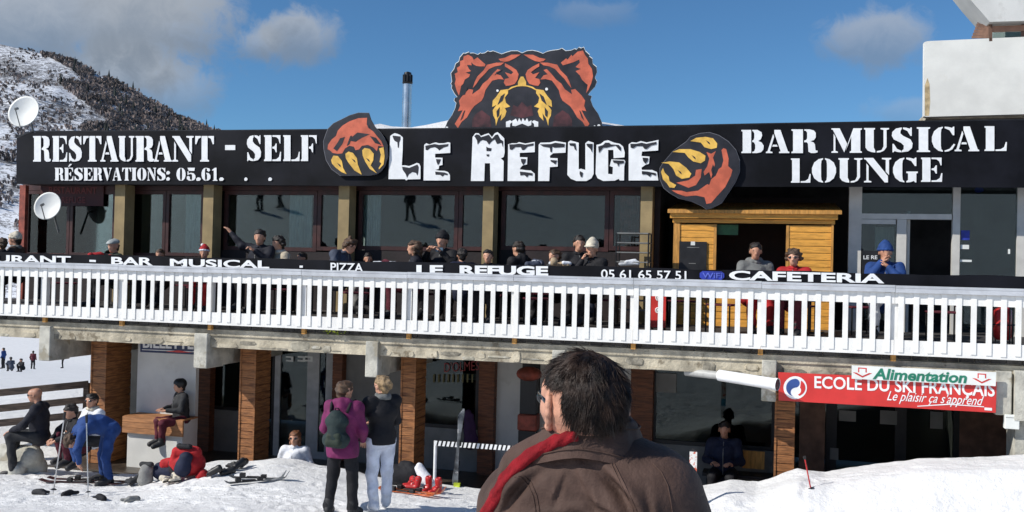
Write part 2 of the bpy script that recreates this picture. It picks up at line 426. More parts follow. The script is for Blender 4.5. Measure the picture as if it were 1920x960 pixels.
GLY = {
 'R': [STEM, [(.49, 1), (.7, 1), (.86, .95), (.93, .85), (.93, .66), (.86, .55), (.72, .5), (.85, .45), (.9, .36), (.92, .12), (1, .1), (1, .03), (.9, 0), (.75, 0), (.65, .06), (.63, .4), (.58, .46), (.49, .46), (.49, .53), (.56, .55), (.6, .62), (.6, .86), (.56, .93), (.49, .95)]],
 'E': [STEM, TOPARM, MID, BOT], 'L': [STEM, BOT], 'F': [STEM, TOPARM, MID],
 'S': [[(.48, 1), (.22, .96), (.05, .82), (.03, .66), (.12, .52), (.45, .38), (.58, .27), (.57, .13), (.48, .06), (.48, 0), (.78, .04), (.95, .17), (.98, .36), (.88, .52), (.55, .66), (.42, .76), (.43, .87), (.48, .94)], STOP, rot(STOP)],
 'T': [[(.26, 0), (.26, .05), (.34, .08), (.34, 1), (.66, 1), (.66, .08), (.74, .05), (.74, 0)], TARM, mir(TARM)],
 'A': [[(.36, 1), (.62, 1), (.94, .08), (1, .05), (1, 0), (.56, 0), (.56, .05), (.63, .08), (.36, .86)], [(0, 0), (0, .05), (.07, .08), (.31, .82), (.355, .70), (.17, .08), (.28, .05), (.28, 0)], [(.27, .28), (.30, .36), (.47, .36), (.50, .28)]],
 'U': [[(0, 1), (.44, 1), (.44, .95), (.39, .92), (.39, .2), (.45, .08), (.45, 0), (.3, .02), (.15, .08), (.06, .2), (.06, .92), (0, .95)], [(.51, 0), (.51, .06), (.7, .1), (.78, .25), (.78, .92), (.66, .95), (.66, 1), (1, 1), (1, .95), (.90, .92), (.90, .22), (.8, .08), (.65, .01)]],
 'N': [[(0, 0), (0, .05), (.09, .08), (.09, .78), (.17, .66), (.17, .08), (.27, .05), (.27, 0)], [(0, 1), (.34, 1), (.88, .26), (.88, 0), (.76, 0), (.06, .93), (0, .95)], [(.66, 1), (1, 1), (1, .95), (.92, .92), (.92, .3), (.80, .44), (.80, .92), (.66, .95)]],
 'O': [OL, mir(OL)],
 'C': [OL, STOP, [(.54, 0), (.54, .05), (.75, .12), (.92, .32), (.98, .29), (.86, .1), (.7, .02)]],
 'G': [OL, STOP, [(.54, 0), (.54, .05), (.61, .1), (.61, .36), (.54, .38), (.54, .44), (1, .44), (1, .38), (.94, .36), (.94, 0), (.89, 0), (.84, .06), (.7, .01)]],
 'B': [STEM, [(.49, 1), (.72, 1), (.9, .9), (.93, .76), (.87, .6), (.75, .52), (.9, .46), (1, .32), (.98, .15), (.88, .04), (.7, 0), (.49, 0), (.49, .05), (.58, .08), (.62, .2), (.62, .36), (.57, .46), (.49, .48), (.49, .54), (.54, .56), (.58, .65), (.58, .84), (.54, .93), (.49, .95)]],
 'M': [[(0, 0), (0, .05), (.07, .08), (.07, .78), (.13, .64), (.13, .08), (.21, .05), (.21, 0)], [(0, 1), (.27, 1), (.52, .36), (.42, .02), (.05, .93), (0, .95)], [(.545, .40), (.72, 1), (1, 1), (1, .95), (.95, .92), (.95, .08), (1, .05), (1, 0), (.60, 0), (.60, .05), (.65, .08), (.65, .66), (.47, .08)]],
 'V': [[(0, 1), (.46, 1), (.46, .95), (.41, .92), (.6, .4), (.53, 0), (.45, 0), (.06, .92), (0, .95)], [(.565, .06), (.63, .32), (.82, .9), (.68, .95), (.68, 1), (1, 1), (1, .95), (.91, .9)]],
 'I': [[(0, 0), (0, .05), (.15, .08), (.15, .92), (0, .95), (0, 1), (1, 1), (1, .95), (.85, .92), (.85, .08), (1, .05), (1, 0)]],
 '5': [[(.12, 1), (.92, 1), (.86, .76), (.26, .76)], [(.12, .72), (.24, .72), (.24, .56), (.50, .62), (.8, .57), (.97, .42), (.98, .22), (.84, .06), (.55, 0), (.55, .06), (.62, .14), (.62, .44), (.52, .53), (.3, .5), (.12, .44)], [(.49, 0), (.25, .02), (.04, .14), (.04, .32), (.2, .38), (.38, .3), (.36, .16), (.49, .06)]],
 '6': [OL, [(.53, .62), (.8, .58), (.98, .42), (.98, .2), (.82, .05), (.53, 0), (.53, .05), (.62, .14), (.62, .46), (.53, .56)], [(.53, 1), (.53, .95), (.62, .9), (.6, .78), (.8, .7), (.95, .8), (.86, .94)]],
 '1': [[(.2, 0), (.2, .05), (.33, .08), (.33, .8), (.1, .78), (.1, .84), (.5, 1), (.7, 1), (.7, .08), (.84, .05), (.84, 0)]],
 '.': [[(.1, 0), (.0, .1), (.0, .16), (.3, .26), (.7, .26), (1, .16), (1, .1), (.7, 0), (.3, 0)]],
 '-': [[(0, .38), (0, .64), (1, .64), (1, .38)]],
}
GLY['0'] = GLY['O']
GLY['É'] = GLY['E'] + [[(.4, 1.08), (.62, 1.3), (.86, 1.3), (.55, 1.08)]]
GLY[':'] = GLY['.'] + [[(x, y+.48) for x, y in GLY['.'][0]]]
def stencil(name, items, parent, Y, m='print_white'):
    """items: (character, x0, x1, top, base) in measured coordinates on plane Y"""
    for n, (ch, x0, x1, t, b) in enumerate(items):
        mb = MB()
        for i, pl in enumerate(GLY[ch]):
            mb.prism([at(x0+(x1-x0)*x, b+(t-b)*y, Y-.0004*(i % 5)) for x, y in pl], (0, .006, 0))
        mb.build('letter', m, parent)
def row(text, x0, x1, t, b, w=None):
    w = w or {}
    ws = [w.get(c, 1.0) for c in text]; tot = sum(ws); x = x0; out = []
    for c, q in zip(text, ws):
        d = (x1-x0)*q/tot
        if c != ' ': out.append((c, x+d*.04, x+d*.96, t, b))
        x += d
    return out
# ------------------------------------------------------------ ground, far slope, mountain
def sst(a, b, x):
    t = np.clip((x-a)/(b-a), 0, 1); return t*t*(3-2*t)
_ph = np.random.RandomState(3).uniform(0, 6.28, (40, 3)); _dr = np.random.RandomState(5).uniform(0, 6.28, 40)
def wav(X, Y, f0, n=10, s=0):
    o = 0
    for i in range(n):
        f = f0*(1.0+.37*i); a = _dr[(i+s) % 40]; o = o+np.sin(f*(X*math.cos(a)+Y*math.sin(a))+_ph[(i+s) % 40, 0]+1.3*np.sin(f*.6*(X*math.sin(a)-Y*math.cos(a))+_ph[(i+s) % 40, 1]))/(1+.35*i)
    return o/n
ANCH = [(-5.29, 11.4, .15), (-4.7, 11.9, .17), (-10.5, 13.4, -.27), (-8.6, 14.3, .04), (-7.7, 14.4, .16), (-6.9, 14.4, .06), (-12.3, 13.6, -.34), (-14.5, 13, -.45), (-9.8, 12, -.12), (-12, 10.5, -.12), (-6, 14.3, -.05), (-4, 14.2, -.08), (-2.5, 13.8, .0),
        (0, 0, 1.5), (-.4, 1.8, 1.48), (-3, 6, .95), (3, 6, 1.1), (-8, 6, .8), (-10.3, 14.4, -.36), (-11.5, 14.5, -.42)]
BANK = [(-2.2, -.05), (-1.5, .1), (-.92, .24), (-.55, .36), (-.15, .36), (.1, .46), (.4, .60), (.8, .59), (1.05, .66), (1.45, .74), (2.0, .86), (2.5, .90), (3.2, 1.0), (4.5, 1.22), (8, 1.7)]
def ground_z(X, Y):
    X = np.asarray(X, float); Y = np.asarray(Y, float)
    def z0(Y): return np.interp(Y, [-200, -60, -1, 0, 2, 6, 11, 14.6, 20, 120, 400], [17, 17, 1.75, 1.5, 1.45, .98, .2, -.08, -.5, -12.5, -14])
    num = 0; den = 1e-3
    for x, y, z in ANCH:
        wgt = 1/(((X-x)**2+(Y-y)**2)**1.5+.05); num = num+wgt*(z-float(z0(np.array(y)))); den = den+wgt
    near = sst(-3, 1, Y)*(1-sst(14.5, 16, Y))*(1-sst(18, 26, np.abs(X+5)))
    z = z0(Y)+near*num/den
    bz = np.interp(X, [b[0] for b in BANK], [b[1] for b in BANK])
    bw = sst(12.2, 13.7, Y)*sst(-2.6, -1.4, X); bz2 = z*(1-bw)+bz*bw
    z = np.where(X > -2.6, bz2, z)
    left = sst(-15.5, -19, X)                       # left of the building the snow runs on and drops away
    under = sst(14.55, 15.15, Y)*(1-left)*(1-sst(40, 46, Y))
    z = z*(1-under)+(-.58)*under
    am = (1-sst(26, 40, np.abs(X+4)))*sst(-8, -2, Y)*(1-under)
    z = z+am*(.045*wav(X, Y, 2.2)+.04*wav(X, Y, 7, 12, 9)+.010*wav(X, Y, 19, 12, 4))
    z = z+.95*np.exp(-((X+19.2)/1.9)**2-((Y-24.5)/2.2)**2)+.4*np.exp(-((X+23)/3)**2-((Y-27)/2.5)**2)      # heaped snow beyond the fence
    z = z+(1-am)*.25*wav(X, Y, .25)
    return z
xs = np.concatenate([-np.geomspace(1500, 17, 46), np.arange(-16.6, 5.4, .042), np.geomspace(5.6, 1500, 46)])
ys = np.concatenate([-np.geomspace(420, 1.2, 40), np.arange(-.9, 9, .22), np.arange(9.05, 15.6, .042), np.geomspace(15.8, 2500, 60)])
GX, GY = np.meshgrid(xs, ys, indexing='ij'); GZ = ground_z(GX, GY)
fr = random.Random(17)
def stamp(x, y, an, a, b, dep):           # one trodden print with a pushed-up rim
    i0, i1 = np.searchsorted(xs, [x-.5, x+.5]); j0, j1 = np.searchsorted(ys, [y-.5, y+.5])
    dx, dy = GX[i0:i1, j0:j1]-x, GY[i0:i1, j0:j1]-y; u = (dx*math.cos(an)+dy*math.sin(an))/a; v = (-dx*math.sin(an)+dy*math.cos(an))/b
    q2 = u*u+v*v; GZ[i0:i1, j0:j1] += -dep*np.exp(-q2*q2)+.35*dep*np.exp(-(np.sqrt(q2)-1.5)**2*6)
for _ in range(70):                       # walks of a few steps
    x, y, an = fr.uniform(-14, 4.5), fr.uniform(9.6, 14.2), fr.uniform(0, 6.28)
    for k in range(fr.randint(4, 11)):
        if 9.5 < y < 14.5: stamp(x+.09*(-1)**k*math.sin(an), y-.09*(-1)**k*math.cos(an), an, .13, .055, fr.uniform(.012, .032))
        an += fr.gauss(0, .15); x += .42*math.cos(an); y += .42*math.sin(an)
for x, y, an in ((-1.5, 11.5, .25), (.2, 12.2, .15), (-11, 11.2, .1), (-7.5, 12.4, 2.9)):   # ski tracks
    for k in range(90):
        for o_ in (-.08, .08): stamp(x-o_*math.sin(an), y+o_*math.cos(an), an, .09, .035, .010)
        an += .006*math.sin(k*.07); x += .055*math.cos(an); y += .055*math.sin(an)
nx, ny = GX.shape; ii = np.arange(nx*ny).reshape(nx, ny)
q = np.stack([ii[:-1, :-1], ii[1:, :-1], ii[1:, 1:], ii[:-1, 1:]], -1).reshape(-1, 4)
tag(link('snow_ground', mesh_np('snow_ground', [(np.stack([GX, GY, GZ], -1).reshape(-1, 3), q)]), 'snow'), kind='structure')
def gz(x, y): return float(ground_z(np.array(x), np.array(y)))

# the mountain on the left: ridge measured against the sky, slope falling towards the valley
RIDGE = [(-900, 70), (-500, 40), (-250, 45), (-120, 62), (0, 82), (60, 95), (110, 106), (150, 120), (180, 138), (215, 152), (260, 177), (320, 208), (365, 232), (410, 247), (520, 300), (700, 380), (900, 440)]
YR = 700.0; N1, N2 = 420, 170
rx_ = np.linspace(-900, 900, N1); ry_ = np.interp(rx_, [p[0] for p in RIDGE], [p[1] for p in RIDGE])
mv = np.zeros((N1, N2, 3))
for i in range(N1):
    top = at(rx_[i], ry_[i], YR)
    for j in range(N2):
        t = j/(N2-1)
        if t < .12: mv[i, j] = (top.x*1.06, top.y+(0.12-t)*900, top.z-(.12-t)*900*.45)
        else:
            s = (t-.12)/.88
            mv[i, j] = (top.x*(1-.55*s), YR-(YR-210)*s, top.z*(1-s)**1.12-15*s)
gx, gy = mv[..., 0], mv[..., 1]
mv[..., 2] += (wav(gx, gy, .03)*7+wav(gx, gy, .09, 12, 5)*4.0+wav(gx, gy, .3, 12, 8)*1.1)*np.clip(np.linspace(0, 3, N2)[None, :]-.2, .25, 1)
ii = np.arange(N1*N2).reshape(N1, N2); q = np.stack([ii[:-1, :-1], ii[:-1, 1:], ii[1:, 1:], ii[1:, :-1]], -1).reshape(-1, 4)
def mountain_mat():
    mt = bpy.data.materials.new('mountain'); mt.use_nodes = True; t = NT(mt.node_tree)
    co = t.add('ShaderNodeTexCoord').outputs['Object']
    big = t.noise(co, .012, 5, .6); fine = t.noise(co, .2, 6, .75); fin2 = t.noise(co, .75, 4, .75)
    sp = t.m('ADD', t.m('MULTIPLY', fine, .6), t.m('MULTIPLY', fin2, .5))
    cover = t.m('MULTIPLY', t.sm(t.m('ADD', sp, t.m('MULTIPLY', t.m('SUBTRACT', big, .5), .42)), .515, .60), .85)
    c = t.mix(cover, c4((.78, .80, .84)), c4((.085, .078, .075)))
    b = t.add('ShaderNodeBsdfPrincipled', {'Roughness': .9, 'Base Color': c, 'Specular IOR Level': .1})
    t.nt.links.new(b.outputs[0], t.add('ShaderNodeOutputMaterial').inputs[0]); return mt
MTN = mountain_mat()
tag(link('mountain', mesh_np('mountain', [(mv.reshape(-1, 3), q)]), MTN), kind='structure')
# bare winter wood on the far flank and scattered along the ridge: one mass of small trees
M['wood_far'] = mat('wood_far', (.22, .175, .160), .9, .4, .05)
M['fir'] = mat('fir', (.022, .028, .024), .9, .4, .1)
def far_trees(name, label, cnt, pick, m, seed, hmin, hmax, slim):
    rs = random.Random(seed); mb = MB(); k = 0; guard = 0
    while k < cnt and guard < cnt*40:
        guard += 1
        i = rs.uniform(0, N1-1.01); j = rs.uniform(.10, .8)*(N2-1); a, b = int(i), int(j)
        px_ = rx_[a]; t = j/(N2-1)
        if not pick(px_, t, rs): continue
        f, g = i-a, j-b
        p = mv[a, b]*(1-f)*(1-g)+mv[a+1, b]*f*(1-g)+mv[a, b+1]*(1-f)*g+mv[a+1, b+1]*f*g
        h = rs.uniform(hmin, hmax); r_ = h*rs.uniform(*slim); a0 = rs.uniform(0, 6)
        if slim[0] < .25:
            pts = [(p[0]+r_*math.cos(a0+q_*1.57), p[1]+r_*math.sin(a0+q_*1.57), p[2]-.5) for q_ in range(4)]
            mb.add(pts+[(p[0], p[1], p[2]+h)], [(0, 1, 4), (1, 2, 4), (2, 3, 4), (3, 0, 4)])
        else:
            for _ in range(3):      # a loose clump of bare branches
                c = (p[0]+rs.uniform(-.4, .4)*h, p[1]+rs.uniform(-.4, .4)*h, p[2])
                v = [(c[0]+rs.uniform(-.35, .35)*h, c[1]+rs.uniform(-.35, .35)*h, c[2]+rs.uniform(.2, 1)*h) for _ in range(4)]
                mb.add([c]+v, [(0, 1, 2), (0, 2, 3), (0, 3, 4), (0, 4, 1)])
        k += 1
    o = mb.build(name, m); tag(o, label, 'wood', kind='stuff')
flank = lambda x, t, rs: (x > 95+(t-.12)*520+30*math.sin(t*40)) and x < 620
far_trees('bare_wood', 'dark brown leafless wood covering the mountain flank', 10500, lambda x, t, rs: flank(x, t, rs) and math.sin(x*.09+t*47)+math.sin(x*.037-t*61) > -1.25, 'wood_far', 1, 2, 5, (.3, .5))
far_trees('ridge_trees', 'sparse bare bushes scattered over the snowy mountainside', 4200, lambda x, t, rs: -250 < x < 420 and (t < .15 or rs.random() < min(.9, .12+t*1.6)) and math.sin(x*.05+t*31)+math.sin(x*.021-t*17) > -1.1, 'wood_far', 2, 1.4, 3.6, (.3, .5))
far_trees('fir_trees', 'small dark firs standing among the bare mountain trees', 160, lambda x, t, rs: flank(x, t, rs), 'fir', 3, 6, 11, (.16, .2))

# ------------------------------------------------------------ restaurant building
FL = 2.45                 # terrace deck level
YF = 17.8                 # upper front
bld = empty('restaurant_building', (-5, 18, -.5)); bld.location = (0, 0, 0)
tag(bld, 'long two storey mountain restaurant with dark windows and wooden ground floor pillars', 'building')
xat = lambda x, Y, y=480: at(x, y, Y).x
XL, XR = xat(38, YF), 7.5
# upper rooms: a dark shell
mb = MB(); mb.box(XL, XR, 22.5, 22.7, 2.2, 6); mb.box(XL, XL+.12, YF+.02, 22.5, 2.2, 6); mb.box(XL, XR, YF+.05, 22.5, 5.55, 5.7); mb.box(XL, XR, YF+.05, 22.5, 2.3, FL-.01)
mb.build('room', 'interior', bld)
XLF = xat(36, 17.3); MB().box(XLF, XR+.2, 17.32, 27, 5.72, 5.92).build('roof', 'wall_dark', bld)
box('fascia', 'black', bld, XLF+.02, XR+.2, 17.26, 17.75, 4.96, 5.715)
# snow lying on the roof: runs up behind the lettering band
rp = [(560, 250), (640, 246), (690, 236), (712, 232), (735, 237), (770, 239), (800, 234), (838, 226), (900, 215), (980, 212), (1060, 216), (1125, 228), (1200, 240), (1300, 246)]
mb = MB(); sv = []
for x, y in rp:
    p = at(x, y, 18.6); sv.append([(p.x, 17.45, 5.925), (p.x, 17.9, 5.925+.55*max(.05, p.z-5.925)), (p.x, 18.6, max(p.z, 5.96)), (p.x, 21, max(p.z-.1, 5.95)), (p.x, 24, 5.93)])
vs = [p for r_ in sv for p in r_]
mb.add(vs, [(i*5+j, (i+1)*5+j, (i+1)*5+j+1, i*5+j+1) for i in range(len(rp)-1) for j in range(4)])
mb.build('roof_snow', 'snow', bld, smooth='all')
# columns
for xa, xb in ((212, 231), (378, 397), (632, 652), (903, 923), (1199, 1221)):
    x0, x1 = xat(xa, 17.4), xat(xb, 17.4)
    box('column', 'ochre', bld, x0, x1, 17.4, 17.72, FL, 4.955)
box('corner_post', 'rust', bld, xat(33, 17.5), xat(44, 17.5), 17.5, 17.6, FL, 4.95)
def window(xa, xb, ya, yb, fr='red_frame', Y=YF, fw=6, gl='glass', parent=None, zb=None):
    """frame with a pane as sub-part"""
    x0, x1 = xat(xa, Y), xat(xb, Y); zt = at((xa+xb)/2, ya, Y).z; z0 = at((xa+xb)/2, yb, Y).z if zb is None else zb
    t = fw/100
    m_ = MB(); m_.box(x0, x0+t, Y, Y+.09, z0, zt); m_.box(x1-t, x1, Y, Y+.09, z0, zt); m_.box(x0+t, x1-t, Y, Y+.09, zt-t, zt); m_.box(x0+t, x1-t, Y, Y+.09, z0, z0+t)
    f = m_.build('window', fr, parent or bld)
    box('pane', gl, f, x0+t-.004, x1-t+.004, Y+.04, Y+.052, z0+t-.004, zt-t+.004)
    return f
WT = 358; WB = 470
for xa, xb in ((418, 592), (593, 640), (670, 857), (858, 912), (938, 1140), (1141, 1206)): window(xa, xb, WT, WB, fw=8)
for xa, xb in ((46, 128), (129, 214), (240, 308), (309, 380)): window(xa, xb, WT, 480, fw=7)
for xa, xb in ((44, 215), (236, 381), (402, 636), (662, 908), (934, 1204)):
    pbox('apron_panel', 'wall_dark', bld, xa, xb, WB+.8 if xa > 400 else 480.8, 600, YF+.01, .12)
    pbox('lintel', 'red_frame', bld, xa, xb, 344, WT-.6, YF, .12)
for xa, xb, m_ in ((540, 583, 'curtain'), (676, 712, 'curtain'), (345, 374, 'curtain'), (1160, 1200, 'rust')):   # curtains behind the panes, pleated
    x0, x1 = xat(xa, 17.95), xat(xb, 17.95); n = 26; mb = MB(); pts = []
    for i in range(n+1):
        x = x0+(x1-x0)*i/n; pts.append((x, 17.97+.02*math.sin(i*1.9)+.012*math.sin(i*.7)))
    v = [(x, y, z) for x, y in pts for z in (3.45, 4.85)]
    mb.add(v, [(2*i, 2*i+2, 2*i+3, 2*i+1) for i in range(n)]); mb.build('curtain', m_, bld, smooth='all')
# recess with the hut
YB = 20.2
mb = MB(); mb.box(xat(1226, 17.75), xat(1226, 17.75)+.1, 17.74, YB, FL, 4.95); mb.box(xat(1226, 17.75), xat(1600, YB)+1, YB, YB+.1, FL, 4.95)
mb.build('recess_wall', 'wall_dark', bld)
# entrance on the right, pale frames
def fbar(name, xa, xb, ya, yb, Y=17.8, th=.12, m_='door_frame'): return pbox(name, m_, bld, xa, xb, ya, yb, Y, th)
fbar('door_post', 1590, 1614, 344, 640); fbar('door_post', 1785, 1799, 344, 640); fbar('door_post', 1906, 1935, 344, 640)
fbar('transom', 1614.3, 1784.7, 401, 411, 17.803); fbar('door_stile', 1680, 1698, 411.3, 640, 17.806)
fbar('door_rail', 1614.3, 1679.7, 411.3, 420, 17.806)
for xa, xb, ya, yb in ((1614, 1785, 345, 401), (1614, 1680, 420, 600), (1799, 1906, 345, 620)): pbox('pane', 'glass', bld, xa, xb, ya, yb, 17.85, .012)
box('open_door', 'door_frame', bld, xat(1700, 17.9), xat(1700, 17.9)+.05, 17.93, 18.75, FL, 4.55)
pbox('blind', 'curtain', bld, 1640, 1676, 425, 560, 18.3, .02)
for xa, xb, ya, yb, m_ in ((1802, 1818, 432, 450, 'wifi_blue'), (1801, 1817, 459, 467, 'sign_white'), (1800, 1822, 487, 491, 'sign_white'), (1890, 1894, 467, 476, 'sign_white')): pbox('sticker', m_, bld, xa, xb, ya, yb, 17.838, .006)
pn = pbox('menu_board', 'black', bld, 1616, 1650, 470, 540, 17.79, .02)
lettering('board_lettering', 'LE RE', 'print_white', pn, ((1619, 479), (1645, 479), (1645, 486), (1619, 486)), 17.787)
ol = ppoly('lamp', 'wifi_blue', bld, [[(1836+9*math.cos(a*.7), 356+5*math.sin(a*.7)) for a in range(9)]], 18.2, .05)
# small red board over the left window
sb = empty('window_sign'); tag(sb, 'small dark red restaurant board in the window beside the wall dish', 'sign')
def local(o, root):     # give a piece built in place to a root that stands elsewhere
    o.parent = root; o.matrix_parent_inverse = Matrix.Translation(root.location).inverted(); return o
pbox('panel', mat('board_red', (.05, .006, .007), .6), sb, 76, 194, 346, 386, 17.76, .015)
lettering('lettering', 'RESTAURANT', mat('board_text', (.17, .03, .03), .6), sb, ((92, 350), (182, 351), (182, 364), (92, 363)), 17.757)
lettering('lettering', 'REFUGE', mat('board_text', (.17, .03, .03), .6), sb, ((116, 369), (160, 369), (160, 381), (116, 381)), 17.757)

# ground floor
YG = 17.5; GF = -.5
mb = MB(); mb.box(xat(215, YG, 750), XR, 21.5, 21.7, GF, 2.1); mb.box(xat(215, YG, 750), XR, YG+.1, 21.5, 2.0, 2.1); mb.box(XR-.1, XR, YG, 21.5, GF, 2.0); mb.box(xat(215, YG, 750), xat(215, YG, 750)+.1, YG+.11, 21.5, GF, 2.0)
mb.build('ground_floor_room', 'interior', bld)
def gwall(name, xa, xb, m_, z0=GF, z1=2.02, Y=YG, th=.1, parent=None): return box(name, m_, parent or bld, xat(xa, Y, 750), xat(xb, Y, 750), Y, Y+th, z0, z1)
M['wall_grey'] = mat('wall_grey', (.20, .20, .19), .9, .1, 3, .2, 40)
M['frame_grey'] = mat('frame_grey', (.42, .43, .43), .5, .1, 5)
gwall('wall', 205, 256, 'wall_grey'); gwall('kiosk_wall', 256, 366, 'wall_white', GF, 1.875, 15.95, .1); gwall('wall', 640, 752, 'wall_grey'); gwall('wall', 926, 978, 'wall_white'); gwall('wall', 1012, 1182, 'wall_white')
gwall('door', 978, 1012, 'black')
for xa, xb in ((366, 393), (622, 640), (897, 926), (1182, 1224)):
    x0, x1 = xat(xa, 17.3, 750), xat(xb, 17.3, 750)
    p_ = box('wall_pillar', 'dark_wood', bld, x0+.01, x1-.01, 17.31, 17.5, GF, 2.01)
    for k in range(14): box('plank', 'dark_wood', p_, x0, x1, 17.3, 17.49, GF+.02+k*.178, GF+.02+k*.178+.17)
def gwin(xa, xb, z0, z1, fr='frame_grey', fw=.06, Y=YG):
    x0, x1 = xat(xa, Y, 750), xat(xb, Y, 750)
    m_ = MB(); m_.box(x0, x0+fw, Y, Y+.08, z0, z1); m_.box(x1-fw, x1, Y, Y+.08, z0, z1); m_.box(x0+fw, x1-fw, Y, Y+.08, z1-fw, z1); m_.box(x0+fw, x1-fw, Y, Y+.08, z0, z0+fw)
    f = m_.build('window', fr, bld); box('pane', 'glass2', f, x0+fw-.004, x1-fw+.004, Y+.03, Y+.042, z0+fw-.004, z1-fw+.004); return f
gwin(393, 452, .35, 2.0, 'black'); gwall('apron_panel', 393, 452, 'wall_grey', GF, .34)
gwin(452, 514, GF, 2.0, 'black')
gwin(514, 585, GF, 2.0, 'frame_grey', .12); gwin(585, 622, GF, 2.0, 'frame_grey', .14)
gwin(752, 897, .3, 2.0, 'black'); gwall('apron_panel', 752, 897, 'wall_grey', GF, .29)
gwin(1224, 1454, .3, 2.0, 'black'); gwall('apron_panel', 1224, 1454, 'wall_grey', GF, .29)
for xa, xb in ((1454, 1560), (1560, 1690), (1690, 1800)): gwin(xa, xb, GF, 2.0, 'black', .09)
gwall('wall', 1800, 1990, 'brown_wood')
gwall('door_panel', 1500, 1548, 'brown_wood', GF, 1.95, 17.35, .04)
for xa, ya, w_, h_ in ((1573, 770, 32, 20), (1650, 770, 32, 26), (1744, 772, 24, 32), (1230, 700, 38, 36), (1556, 840, 16, 22)): pbox('notice', 'wall_grey', bld, xa, xa+w_, ya, ya+h_, 17.49, .006)
d_ = pbox('inner_door', 'wall_grey', bld, 543, 576, 688, 785, 18.2, .05)
tx = empty('window_lettering'); tag(tx, 'white block lettering stuck high on the entrance glass', 'lettering')
for xa in (536, 558, 572):
    for a in ((0, 668, 14, 671), (0, 675, 14, 678), (10, 671, 14, 675)): pbox('stroke', 'sign_white', tx, xa+a[0], xa+a[2], a[1], a[3], 17.495, .004)
# wall lamp like dispenser by the dark door
ol = empty('window_text_board'); tag(ol, 'faded red and yellow lettering across the shop window behind the pillar', 'lettering')
lettering('lettering', "D'OLMES", mat('faded_red', (.30, .05, .05), .7), ol, ((833, 680), (898, 676), (898, 694), (833, 698)), 17.497, .004, -.004)
for i in range(9): pbox('stroke', mat('faded_yellow', (.13, .115, .045), .7), ol, 812+i*9, 815+i*9, 702, 717, 17.495, .003)
ld = pbox('poster', 'sign_white', bld, 857, 893, 700, 712, 17.7, .01)
kp = empty('vending_post', Vector((xat(992, 17.0, 760), 17.0, GF))); tag(kp, 'dark red box on a post with a rounded black hood by the white wall', 'dispenser')
m_ = MB(); m_.box(-.16, .16, -.12, .12, 0, .95); m_.build('post', 'black', kp); m_ = MB(); m_.box(-.18, .18, -.14, .14, .96, 1.25); m_.build('box', 'rust', kp, bevel=.02); m_ = MB(); m_.box(-.15, .15, -.1, .12, 1.26, 1.9); m_.build('cabinet', 'black', kp)
m_ = MB(); m_.ell((0, -.05, 1.98), (.24, .24, .13)); m_.build('hood', 'rust', kp, smooth='all')

# free standing timber pillars under the deck, each of stacked planks
def pillar(xa, xb, dep, Y=15.55):
    x0, x1 = xat(xa, Y, 760), xat(xb, Y, 760)
    p_ = box('timber_pillar', 'dark_wood', bld, x0+.015, x1-.015, Y+.015, Y+dep-.015, GF-.05, 1.86)
    n = 17
    for k in range(n):
        z = GF+.01+k*(2.33/n); MB().box(x0, x1, Y, Y+dep, z, z+2.33/n-.011, .003).build('plank', 'wood_plank', p_)
    m_ = MB()
    for xx in (x0, x1): m_.box(xx-.016, xx+.016, Y-.014, Y+.018, GF, 1.85)
    m_.build('corner_strip', 'wood_plank', p_)
pillar(170, 196, .75); pillar(450, 477, .55); pillar(752, 777, .55); pillar(1055, 1083, .55); pillar(1455, 1489, .5)

# ------------------------------------------------------------ balcony
bal = empty('balcony'); tag(bal, 'weathered concrete balcony slab with crumbling stone edge and beam ends', 'balcony')
BX0, BX1 = -17.5, 7.0
box('deck', 'concrete', bal, BX0, BX1, 14.92, YF-.003, 2.2, FL-.012); box('deck_covering', mat('deck_cover', (.05, .045, .042), .8, .3, 3), bal, BX0, BX1, 14.93, YF-.004, FL-.011, FL)
box('edge_beam', 'concrete', bal, BX0, BX1, 14.883, 15.3, 1.88, 2.085); box('edge_cornice', 'concrete', bal, BX0, BX1, 14.855, 15.3, 2.086, 2.197)
for xa, xb, yb in ((72, 93, 676), (363, 388, 690), (685, 709, 707), (1035, 1060, 728), (1429, 1457, 752), (1868, 1899, 778)):
    Y = 14.78; x0, x1 = xat(xa, Y, 660), xat(xb, Y, 660)
    b_ = MB(); zb = at(xa, yb, Y).z
    b_.box(x0, x1, Y, 15.32, zb, 2.12); b_.box(x0+.01, x1-.01, 15.321, YG-.01, zb+.02, 1.879)
    b_.build('beam_end', 'plaster', bal, bevel=.012)
for k in range(118):       # dark course of blocks under the railing
    x = BX0+.205*k; MB().box(x, x+.19, 14.885+rnd.uniform(-.008, .008), 14.918, 2.215, 2.30, .006).build('block', 'dark_stone', bal)
x = -14.6
